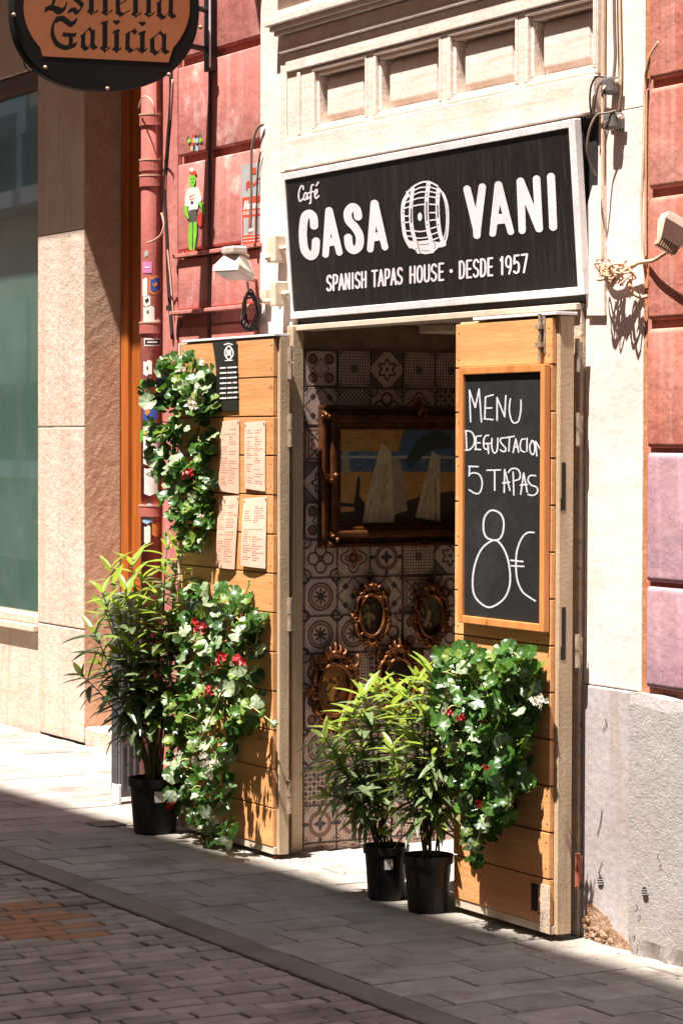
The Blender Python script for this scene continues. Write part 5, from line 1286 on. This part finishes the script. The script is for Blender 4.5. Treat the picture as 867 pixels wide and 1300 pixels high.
def oval(label, cu, cv, ru, rv, sc, seed, tones, top=1.0):
    F = root('oval_picture', label, 'picture', 'carved gilt oval pictures on the tiled wall'); rr_ = random.Random(seed)
    c = pic_pt(cu, cv); a = abs(float(pic_pt(cu+ru, cv)[1]-c[1])); b_ = abs(float(pic_pt(cu, cv+rv)[2]-c[2]))
    P = lambda t, k, off: Vector((PXF+off, c[1]+a*k*math.cos(t), c[2]+b_*k*math.sin(t)))
    bm = bmesh.new(); n = 48
    add_tube(bm, [P(2*math.pi*i/n, 1.06, .028) for i in range(n+1)], .006*sc+.003, 8, False); from_bm('inner_rim', bm, MT['gold'], F, True)
    bm = bmesh.new(); R0 = [bm.verts.new(P(2*math.pi*i/n, 1.10, .022)) for i in range(n)]; R1 = [bm.verts.new(P(2*math.pi*i/n, 1.30, .012)) for i in range(n)]; R2 = [bm.verts.new(P(2*math.pi*i/n, 1.33, .0)) for i in range(n)]
    for p, q in ((R0, R1), (R1, R2)):
        for k in range(n): bm.faces.new((p[k], p[(k+1) % n], q[(k+1) % n], q[k]))
    from_bm('frame_ring', bm, MT['frame_brown'], F, True)
    bm = bmesh.new()
    def scroll(t, k, R, dirn, turns=1.2):
        pc_ = P(t, k, .024); pts = []
        for i in range(14):
            s = i/13; rad = R*(1-.75*s); an = t+dirn*s*turns*2*math.pi
            pts.append(pc_+Vector((.006*math.sin(s*6), rad*math.cos(an), rad*math.sin(an))))
        add_tube(bm, pts, [.0075*sc*(1-.55*i/13) for i in range(14)], 6)
    def cscroll(t0, t1, k0, bulge, th):
        pts = []; N = 16
        for i in range(N+1):
            q = i/N; t = t0+(t1-t0)*q; kk = k0+bulge*math.sin(math.pi*q); pts.append(P(t, kk, .020+.010*math.sin(math.pi*q)))
        d = 1 if t1 > t0 else -1
        for e_, t in ((0, t0), (1, t1)):                    # curled ends
            c_ = P(t, k0+.10, .024); r_ = .017*sc; curl = [c_+Vector((.004, r_*(1-.6*j/8)*math.cos(t+math.pi+(-d if e_ == 0 else d)*j*.75), r_*(1-.6*j/8)*math.sin(t+math.pi+(-d if e_ == 0 else d)*j*.75))) for j in range(9)]
            add_tube(bm, curl, [th*(.9-.06*j) for j in range(9)], 6)
        add_tube(bm, pts, [th*(.55+.6*math.sin(math.pi*i/N)) for i in range(N+1)], 6)
    for i in range(6):
        t = 2*math.pi*(i+.5)/6+.0; cscroll(t-.40, t+.40, 1.22, .26+.05*rr_.random(), .0095*sc)
    for i in range(6):
        t = 2*math.pi*i/6; pb_ = P(t, 1.30, .018)
        for dd in (-.30, 0, .30):
            dirn = Vector((0, math.cos(t+dd), math.sin(t+dd))); add_tube(bm, [pb_, pb_+dirn*.018*sc+Vector((.008, 0, 0)), pb_+dirn*.034*sc], [.006*sc, .007*sc, .002*sc], 6)
    for i in range(26):
        t = 2*math.pi*i/26; q = bmesh.ops.create_icosphere(bm, subdivisions=1, radius=.0065*sc*rr_.uniform(.7, 1.3)); bmesh.ops.translate(bm, verts=q['verts'], vec=P(t, 1.28+.2*rr_.random(), .026))
    # crest of leaves at the top, smaller one at the foot
    for j, (dy, hh, ln) in enumerate(((0, 0, 1.0), (-.35, -.1, .8), (.35, -.1, .8), (-.7, -.3, .6), (.7, -.3, .6))):
        base = P(math.pi/2, 1.25, .02); d = Vector((0, dy*.05*sc, .062*ln*sc*top))
        pts = [base+d*s+Vector((.012*math.sin(s*3), dy*.03*sc*math.sin(s*3.0), 0)) for s in (0, .25, .5, .75, 1)]
        add_tube(bm, pts, [.005*sc, .008*sc, .007*sc, .005*sc, .002*sc], 6)
    scroll(math.pi/2+.75, 1.55, .032*sc, 1, 1.4); scroll(math.pi/2-.75, 1.55, .032*sc, -1, 1.4)
    scroll(-math.pi/2+.4, 1.42, .022*sc, -1); scroll(-math.pi/2-.4, 1.42, .022*sc, 1)
    for dy in (-.4, 0, .4):
        base = P(-math.pi/2, 1.25, .02); add_tube(bm, [base, base+Vector((.006, dy*.03*sc, -.02*sc)), base+Vector((0, dy*.05*sc, -.045*sc))], [.009*sc, .008*sc, .003*sc], 6)
    from_bm('carved_scrolls', bm, MT['gold'], F, True)
    bg_ = mat('oval_ground', tones[0], tones[1], 12, 60, .4, .1)
    bm = bmesh.new(); vsx = [bm.verts.new(P(2*math.pi*i/n, 1.04, .012)) for i in range(n)]; bm.faces.new(vsx); from_bm('picture_ground', bm, bg_, F)
    ly = []
    for tcol in tones[2:]:
        mm = mat('oval_tone', tcol, tuple(q*.7 for q in tcol), 30, 90, .5, .1); pr_ = []
        for _ in range(14):
            uu = cu+rr_.uniform(-.55, .55)*ru; vv = cv+rr_.uniform(-.5, .6)*rv; pr_.append(('ell', uu, vv, rr_.uniform(.04, .15)*ru, rr_.uniform(.03, .13)*rv))
        ly.append((mm, pr_))
    ly.append((ly[-1][0], [cap(cu+.1*ru, cv-.1*rv, .14*ru, cu-.02*ru, cv+.4*rv, .16*ru)]))
    raster('picture_scene', ly, (PXF+.012, 0, 0), (1, 0, 0), F, .4, .0012)
dk = srgb(46, 36, 28)
oval('lower left oval picture in the biggest gilt frame, with amber figures', 421.5, 875, 19.5, 31, 1.15, 3, [srgb(150, 96, 40), srgb(60, 48, 34), srgb(40, 34, 30), srgb(196, 140, 60)])
oval('lower right oval portrait half hidden by the potted plants', 503, 868, 18.5, 31, 1.15, 5, [dk, srgb(34, 28, 26), srgb(60, 40, 34), srgb(170, 96, 70)])
oval('upper left small oval picture below the big painting', 468, 781, 14.5, 25, .85, 8, [dk, srgb(60, 50, 36), srgb(110, 92, 50), srgb(150, 126, 84)])
oval('upper right small oval picture near the door leaf', 543, 781, 14.5, 25, .85, 11, [srgb(96, 84, 66), srgb(48, 40, 34), srgb(54, 44, 36), srgb(170, 140, 110)])

# ================================================================ PLANTS
def lance_mesh(L, Wd, bend, fold, m, name='leaf'):
    n = 6; vs = []; fs = []
    for i in range(n+1):
        t = i/n; w = Wd*.5*math.sin(math.pi*min(t*.92+.06, 1))**.8*(1-.15*t); z = -bend*L*t*t; y = L*t
        vs += [(-w, y, z+fold*w), (0, y, z), (w, y, z+fold*w)]
    for i in range(n):
        a = i*3; fs += [(a, a+1, a+4, a+3), (a+1, a+2, a+5, a+4)]
    me = bpy.data.meshes.new(name); me.from_pydata(vs, [], fs); me.materials.append(m); me.polygons.foreach_set('use_smooth', [True]*len(me.polygons)); me.update(); return me
def ger_mesh(R, cup, m, seed, name='leaf'):
    rr_ = random.Random(seed); n = 24; vs = [(0, 0, 0)]; fs = []
    for ring, k in ((.5, 0), (1.0, 1)):
        for i in range(n):
            t = -math.pi/2+.22+(2*math.pi-.44)*i/(n-1); lob = 1+.055*math.cos(7*t+1.57)+rr_.uniform(-.025, .025)
            r = R*ring*(lob if k else 1); vs.append((r*math.cos(t), r*math.sin(t), cup*R*ring*ring+(rr_.uniform(-.09, .09)*R if k else rr_.uniform(-.03, .03)*R)+.10*R*math.cos(7*t)*k))
    for i in range(n-1):
        fs.append((0, 1+i, 2+i)); fs.append((1+i, 1+n+i, 2+n+i, 2+i))
    me = bpy.data.meshes.new(name); me.from_pydata(vs, [], fs); me.materials.append(m); me.polygons.foreach_set('use_smooth', [True]*len(me.polygons)); me.update(); return me
LM = {'d': [lance_mesh(.13, .033, b, .35, MT['olea']) for b in (.15, .3, .5)], 'y': [lance_mesh(.12, .030, b, .4, MT['young']) for b in (.0, .15, .3)]}
GM = {'g': [ger_mesh(.033, c, MT['ger'], s) for c, s in ((.3, 1), (.5, 2), (-.2, 3), (.15, 4))], 'y': [ger_mesh(.031, c, MT['ger2'], s) for c, s in ((.3, 5), (.1, 6))], 'w': [ger_mesh(.033, c, MT['ger3'], s) for c, s in ((.2, 7), (-.15, 8))]}
BAKE = {}; COUNT = {}
def place(me, loc, dirv, up, sc, parent, name='leaf'):
    d = Vector(dirv).normalized(); u = Vector(up); x = d.cross(u)
    if x.length < 1e-4: x = d.orthogonal()
    x.normalize(); z = x.cross(d)
    M3 = Matrix((x, d, z)).transposed().to_4x4()
    COUNT[parent.name] = COUNT.get(parent.name, 0)+1
    if COUNT[parent.name] > 295:
        BAKE.setdefault(parent.name, []).append((me, Matrix.Translation(Vector(loc)-parent.location) @ M3 @ Matrix.Diagonal((sc, sc, sc, 1)))); return None
    o = bpy.data.objects.new(name, me); o.matrix_world = Matrix.Translation(Vector(loc)-parent.location) @ M3 @ Matrix.Diagonal((sc, sc, sc, 1)); link(o, parent)
    return o
VIEWR = Vector(rgt); VIEWF = Vector(fwd)
def pot(parent, c, h, r, lab_dir=True, lx=0):
    c = Vector(c); bm = bmesh.new(); n = 28
    add_lathe(bm, [(.001, .0), (r*.80, .0), (r*.82, .01), (r*.97, h*.86), (r*1.05, h*.86), (r*1.07, h), (r*1.0, h), (r*.98, h*.93), (r*.93, h*.88), (.001, h*.88)], c-parent.location, n)
    o = from_bm('pot', bm, MT['pot'], parent, False)
    bm = bmesh.new(); rr_ = random.Random(int(c.x*100))
    add_lathe(bm, [(r*.92, h*.885), (r*.5, h*.91), (.001, h*.92)], c-parent.location, 16)
    for _ in range(26):
        a, q = rr_.uniform(0, 6.28), rr_.uniform(0, r*.85); s = bmesh.ops.create_icosphere(bm, subdivisions=1, radius=rr_.uniform(.005, .011))
        bmesh.ops.translate(bm, verts=s['verts'], vec=(c-parent.location)+Vector((q*math.cos(a), q*math.sin(a), h*.91)))
    from_bm('soil', bm, MT['soil'], parent)
    # price label on the side facing the street
    d = -VIEWF.copy(); d.z = 0; d.normalize(); s_ = Vector((-d.y, d.x, 0)); a0 = lx; vs = []; fs = []
    for j, zz_ in enumerate((h*.60, h*.80)):
        for i in range(4):
            an = a0+(i-1.5)*.13; dd = d*math.cos(an)+s_*math.sin(an); rad = r*(.82+.15*(zz_/h/.86))+.0025
            vs.append(c-parent.location+dd*rad+Vector((0, 0, zz_)))
    fs = [(i, i+1, i+5, i+4) for i in range(3)]
    if lab_dir: mesh_obj('price_label', vs, fs, MT['label'], parent)
def lance_plant(R, base, tips, dist, seed, nl=26, depth_j=.10, young=.4, sc=1.0, droop=0.0):
    rr_ = random.Random(seed); bms = bmesh.new(); b0 = Vector(base)
    for (u, v, kind) in tips:
        tip = Vector(atd(u, v, dist+rr_.uniform(-depth_j, depth_j)))
        mid = b0.lerp(tip, .5)+Vector((rr_.uniform(-.02, .02), rr_.uniform(-.02, .02), .03 if not droop else .06))
        st_ = b0+Vector((rr_.uniform(-.04, .04), rr_.uniform(-.04, .04), 0))
        pts = [Vector(p) for p in catmull([st_, st_.lerp(mid, .6)+Vector((0, 0, .02)), mid, mid.lerp(tip, .6)+Vector((0, 0, .012)), tip], 4)]
        add_tube(bms, [p-R.location for p in pts], [.0045-.003*i/len(pts) for i in range(len(pts))], 5)
        L = len(pts)
        for i in range(nl):
            t = 1-(i/nl)**1.15*(.78 if kind != 'l' else .85); k = min(int(t*(L-1)), L-2); p = pts[k].lerp(pts[k+1], t*(L-1)-k)
            ax = (pts[k+1]-pts[k]).normalized(); an = i*2.4+rr_.uniform(-.3, .3); o1 = ax.orthogonal().normalized(); o2 = ax.cross(o1)
            out = o1*math.cos(an)+o2*math.sin(an)
            isy = (t > .86 and rr_.random() < young+.45) or rr_.random() < young*.35
            rise = (.9 if t > .92 else .35) + rr_.uniform(-.25, .25)
            d = out+ax*rise+Vector((0, 0, -.25 if t < .6 else .05))
            place(rr_.choice(LM['y' if isy else 'd']), p, d, ax+Vector((0, 0, .3)), sc*rr_.uniform(.7, 1.15)*(.8 if t > .95 else 1), R)
    from_bm('stems', bms, MT['stem'], R, True)['kind'] = 'stuff'
# left potted oleander-like plant
pb = atz(183, 1058); P1 = empty('potted_plant', pb, 'tall narrow-leaved plant in a black pot, left of the doorway', 'potted plant', 'narrow-leaved plants in black pots')
D1 = depth_of(pb); s1 = FPX/D1
pb[1] += .05; pb = np.array([pb[0], pb[1], 0]); P1.location = pb
pot(P1, pb, 70/s1, 33/s1, True, .25)
tips1 = [(128, 748, 't'), (140, 722, 't'), (166, 712, 't'), (180, 735, 't'), (212, 690, 't'), (226, 700, 't'), (200, 752, 't'), (150, 770, 't'), (118, 800, 't'), (104, 858, 'l'), (126, 842, 't'), (160, 800, 't'), (188, 790, 't'), (222, 760, 't'), (236, 745, 't'), (172, 840, 't'), (205, 820, 't'), (146, 880, 'l')]
lance_plant(P1, Vector(pb)+Vector((0, 0, 65/s1)), tips1[:16]+[(132, 770, 't'), (158, 745, 't'), (178, 765, 't'), (210, 725, 't'), (195, 775, 't'), (165, 820, 't'), (215, 790, 't'), (150, 830, 't')], D1, 21, 24, .17, .42, 1.1)
lance_plant(P1, Vector(pb)+Vector((0, 0, 65/s1)), tips1[16:], D1-.1, 22, 26, .08, .1, 1.05, 1)
# two right pots
pbB = atz(490, 1141); PB2 = empty('potted_plant', pbB, 'bushy bright green plant in a black pot, further from the right leaf', 'potted plant', 'narrow-leaved plants in black pots')
pbB[2] = 0; D2 = depth_of(pbB); s2 = FPX/D2
pot(PB2, pbB, 68/s2, 28/s2, True, .1)
tips2 = [(412, 938, 't'), (430, 925, 't'), (448, 905, 't'), (462, 880, 't'), (480, 868, 't'), (500, 872, 't'), (470, 920, 't'), (492, 915, 't'), (425, 965, 't'), (440, 985, 'l'), (455, 960, 't'), (418, 1010, 'l'), (512, 905, 't'), (520, 935, 't')]
lance_plant(PB2, Vector(pbB)+Vector((0, 0, 62/s2)), tips2, D2, 31, 32, .11, .8, .95)
pbC = atz(543, 1157); PC2 = empty('potted_plant', pbC, 'dense green plant in a black pot, touching the foot of the right leaf', 'potted plant', 'narrow-leaved plants in black pots')
pbC[2] = 0; D3 = depth_of(pbC); s3 = FPX/D3
pot(PC2, pbC, 72/s3, 31/s3, False, .1)
tips3 = [(498, 950, 't'), (515, 880, 't'), (530, 862, 't'), (548, 850, 't'), (562, 865, 't'), (575, 880, 't'), (540, 905, 't'), (560, 920, 't'), (585, 925, 't'), (525, 940, 't'), (550, 960, 't'), (578, 970, 't'), (505, 985, 'l'), (590, 1000, 'l')]
lance_plant(PC2, Vector(pbC)+Vector((0, 0, 66/s3)), tips3, D3, 41, 32, .11, .5, .95)

def inpoly(u, v, P):
    c = False
    for k in range(len(P)):
        (xa, ya), (xb, yb4) = P[k], P[(k+1) % len(P)]
        if (ya > v) != (yb4 > v) and u < (xb-xa)*(v-ya)/(yb4-ya)+xa: c = not c
    return c
def hanging(label, poly, yplane, n, seed, wts, flowers, depth=.17, trails=(), shade=None):
    rr_ = random.Random(seed); us_ = [p[0] for p in poly]; vs_ = [p[1] for p in poly]
    top_ = at((min(us_)+max(us_))/2, min(vs_)+20, yplane)
    R = empty('hanging_geranium', top_, label, 'hanging plant', 'geraniums hung on the door leaves')
    cu = sum(us_)/len(us_); bms = bmesh.new(); got = 0; anchor = Vector(at(cu, min(vs_)+30, yplane-.03))
    ends = []
    ptsl = []
    while got < n:
        u = rr_.uniform(min(us_), max(us_)); v = rr_.uniform(min(vs_), max(vs_))
        if not inpoly(u, v, poly): continue
        lim = shade(v) if shade else max(us_)+10
        e = min(depth, max(.02, (lim-u)/310.0))
        yy = yplane-.012-rr_.random()**.6*e*(.75+.35*math.sin(u*.09+v*.05)*math.sin(v*.07))
        p = Vector(at(u, v, yy)); ptsl.append((p, u, v)); got += 1
    for i, (p, u, v) in enumerate(ptsl):
        k = rr_.choices(('g', 'y', 'w'), wts)[0]
        nrm = Vector((rr_.gauss(.25, .5), rr_.gauss(-.75, .4), rr_.gauss(.75, .45))).normalized()
        d = nrm.orthogonal(); d.rotate(Matrix.Rotation(rr_.uniform(0, 6.28), 3, nrm))
        place(rr_.choice(GM[k]), p, d, nrm, rr_.uniform(.5, 1.2), R)
        if i % 3 == 0:
            a = Vector((anchor.x+(p.x-anchor.x)*.6, min(yplane-.02, p.y+.06), p.z+rr_.uniform(-.01, .02)))
            add_tube(bms, [Vector(q)-R.location for q in catmull([a, a.lerp(p, .5)+Vector((0, -.01, .015)), p], 3)], .0022, 4)
    for tr_ in trails:
        pts = [Vector(at(u, v, yplane-dd)) for u, v, dd in tr_]; c = [Vector(q) for q in catmull(pts, 4)]
        add_tube(bms, [q-R.location for q in c], .003, 5)
        for q in c[1::3]:
            nrm = Vector((rr_.gauss(.2, .4), rr_.gauss(-.8, .3), rr_.gauss(.5, .4))).normalized(); place(rr_.choice(GM[rr_.choice('ygg')]), q, nrm.orthogonal(), nrm, rr_.uniform(.5, .8), R)
    from_bm('stems', bms, MT['stem_y'], R, True)['kind'] = 'stuff'
    V = []; Fc = []; MI = []
    for i in range(int(n*.55)):
        for _ in range(50):
            u = rr_.uniform(min(us_), max(us_)); v = rr_.uniform(min(vs_), max(vs_))
            if inpoly(u, v, poly): break
        lim = shade(v) if shade else max(us_)+10; e = min(depth, max(.02, (lim-u)/310.0))
        p = Vector(at(u, v, yplane-.008-rr_.random()*e*.7)); nrm = Vector((rr_.gauss(.35, .5), rr_.gauss(-.8, .4), rr_.gauss(.4, .5))).normalized()
        t1 = nrm.orthogonal().normalized(); t2 = nrm.cross(t1); k = rr_.choice('ggggyw'); me = rr_.choice(GM[k]); o0 = len(V); sc = rr_.uniform(.7, 1.1)
        V += [tuple(p-R.location+(t1*q.co.x+t2*q.co.y+nrm*q.co.z)*sc) for q in me.vertices]
        for pl in me.polygons: Fc.append(tuple(o0+j for j in pl.vertices)); MI.append('gyw'.index(k))
    o = mesh_obj('inner_leaves', V, Fc, [MT['ger'], MT['ger2'], MT['ger3']], R, True, MI); o['kind'] = 'stuff'
    bmb = bmesh.new(); z0b = float(at(cu, min(vs_)+26, yplane)[2])
    add_box(bmb, float(top_[0])-.12, float(top_[0])+.12, yplane-.06, yplane-.002, z0b-.10, z0b, .01); o = from_bm('hanging_basket', bmb, MT['pot'], R); o.location -= R.location
    for (u, v, col, r) in flowers:
        bmf_ = bmesh.new(); lim = shade(v) if shade else u+40; c = Vector(at(u, v, yplane-.045-min(depth, max(.02, (lim-u)/310.0))))
        for _ in range(16):
            q = c+Vector((rr_.gauss(0, r), rr_.gauss(0, r*.6), rr_.gauss(0, r*.55))); nn_ = Vector((rr_.gauss(0, 1), rr_.gauss(-1, .5), rr_.gauss(.3, .7))).normalized()
            t1 = nn_.orthogonal().normalized(); t2 = nn_.cross(t1); pr_ = r*.75; cv_ = bmf_.verts.new(q); ring = [bmf_.verts.new(q+nn_*pr_*.35+(t1*math.cos(a)+t2*math.sin(a))*pr_*(1 if j % 2 else .62)) for j, a in enumerate(np.linspace(0, 2*math.pi, 10)[:-1])]
            for j in range(9): bmf_.faces.new((cv_, ring[j], ring[(j+1) % 9]))
        o = from_bm('flower', bmf_, MT[col], R); o.location -= R.location
    return R
hanging('upper geranium high on the left leaf, beside the timetable card', [(186, 480), (205, 456), (240, 452), (268, 470), (276, 500), (272, 560), (270, 640), (262, 690), (238, 705), (225, 690), (215, 660), (200, 620), (188, 570), (190, 520), (182, 500)],
        LYF, 215, 51, (.68, .12, .20), [(246, 512, 'white_f', .018), (240, 600, 'red', .016), (256, 655, 'white_f', .008), (232, 470, 'white_f', .010)], .13, (), lambda v: 277)
hanging('lower geranium with red and white blooms covering the left leaf down to the ground', [(214, 790), (232, 750), (262, 738), (285, 745), (315, 760), (335, 790), (330, 850), (335, 900), (318, 930), (296, 950), (290, 1000), (302, 1060), (292, 1082), (268, 1070), (240, 1050), (215, 1020), (212, 940), (200, 890), (205, 830)],
        LYF, 290, 52, (.58, .17, .25), [(256, 796, 'red', .022), (283, 836, 'red', .018), (302, 838, 'red', .020), (265, 878, 'red', .014), (217, 1022, 'red', .014), (228, 958, 'white_f', .012), (246, 966, 'white_f', .014), (262, 968, 'white_f', .020), (266, 985, 'white_f', .012), (276, 1044, 'white_f', .010), (270, 1040, 'white_f', .010), (322, 902, 'red', .006)],
        .17, [[(318, 740, .02), (312, 760, .02), (326, 800, .03), (322, 830, .04)], [(308, 890, .1), (330, 905, .06), (350, 922, .03)], [(280, 880, .2), (262, 925, .22), (244, 955, .22)]], lambda v: 342)
hanging('geranium covering the lower half of the right leaf, with one white bloom', [(548, 850), (560, 828), (600, 820), (640, 820), (672, 828), (690, 850), (694, 885), (678, 905), (672, 950), (668, 1000), (652, 1040), (630, 1055), (612, 1070), (604, 1098), (596, 1092), (590, 1050), (580, 1010), (572, 960), (560, 930), (548, 890)],
        RYF, 295, 53, (.72, .15, .13), [(684, 890, 'white_f', .016), (608, 1022, 'red', .010), (586, 912, 'red', .012), (616, 974, 'red', .008), (570, 905, 'red', .01)],
        .20, [[(612, 1040, .12), (606, 1070, .12), (602, 1096, .12)]], lambda v: 702 if v < 900 else 690)

for pn_, lst in BAKE.items():
    V = []; Fc = []; MI = []; ms = []
    for me, mx in lst:
        m = me.materials[0]
        if m not in ms: ms.append(m)
        o0 = len(V); V += [tuple(mx @ q.co) for q in me.vertices]
        for pl in me.polygons: Fc.append(tuple(o0+j for j in pl.vertices)); MI.append(ms.index(m))
    o = mesh_obj('more_leaves', V, Fc, ms, bpy.data.objects[pn_], True, MI); o['kind'] = 'stuff'
# fallen petals, leaf scraps and grit along the foot of the wall
rr_ = random.Random(99); V = []; Fc = []; MI = []
for i in range(150):
    x_ = rr_.uniform(-2.9, .7); y_ = -abs(rr_.gauss(0, .16))-.02
    if rr_.random() < .3: x_, y_ = rr_.uniform(-3, .7), rr_.uniform(-1.6, -.1)
    r_ = rr_.uniform(.003, .009); t0 = rr_.uniform(0, 6.28); k = len(V); zt = .004+rr_.random()*.003
    V += [(x_+r_*math.cos(t0+j*1.57)*(1 if j % 2 else .5), y_+r_*math.sin(t0+j*1.57), zt+rr_.uniform(0, .003)) for j in range(4)]; Fc.append((k, k+1, k+2, k+3)); MI.append(rr_.choice((0, 0, 0, 1, 2)))
o = mesh_obj('fallen_petals_and_grit', V, Fc, [MT['soil'], MT['ger2'], MT['red']], None, False, MI); tag(o, 'scraps of leaf, petal and grit fallen on the pavement by the doorway', 'litter', kind='stuff')
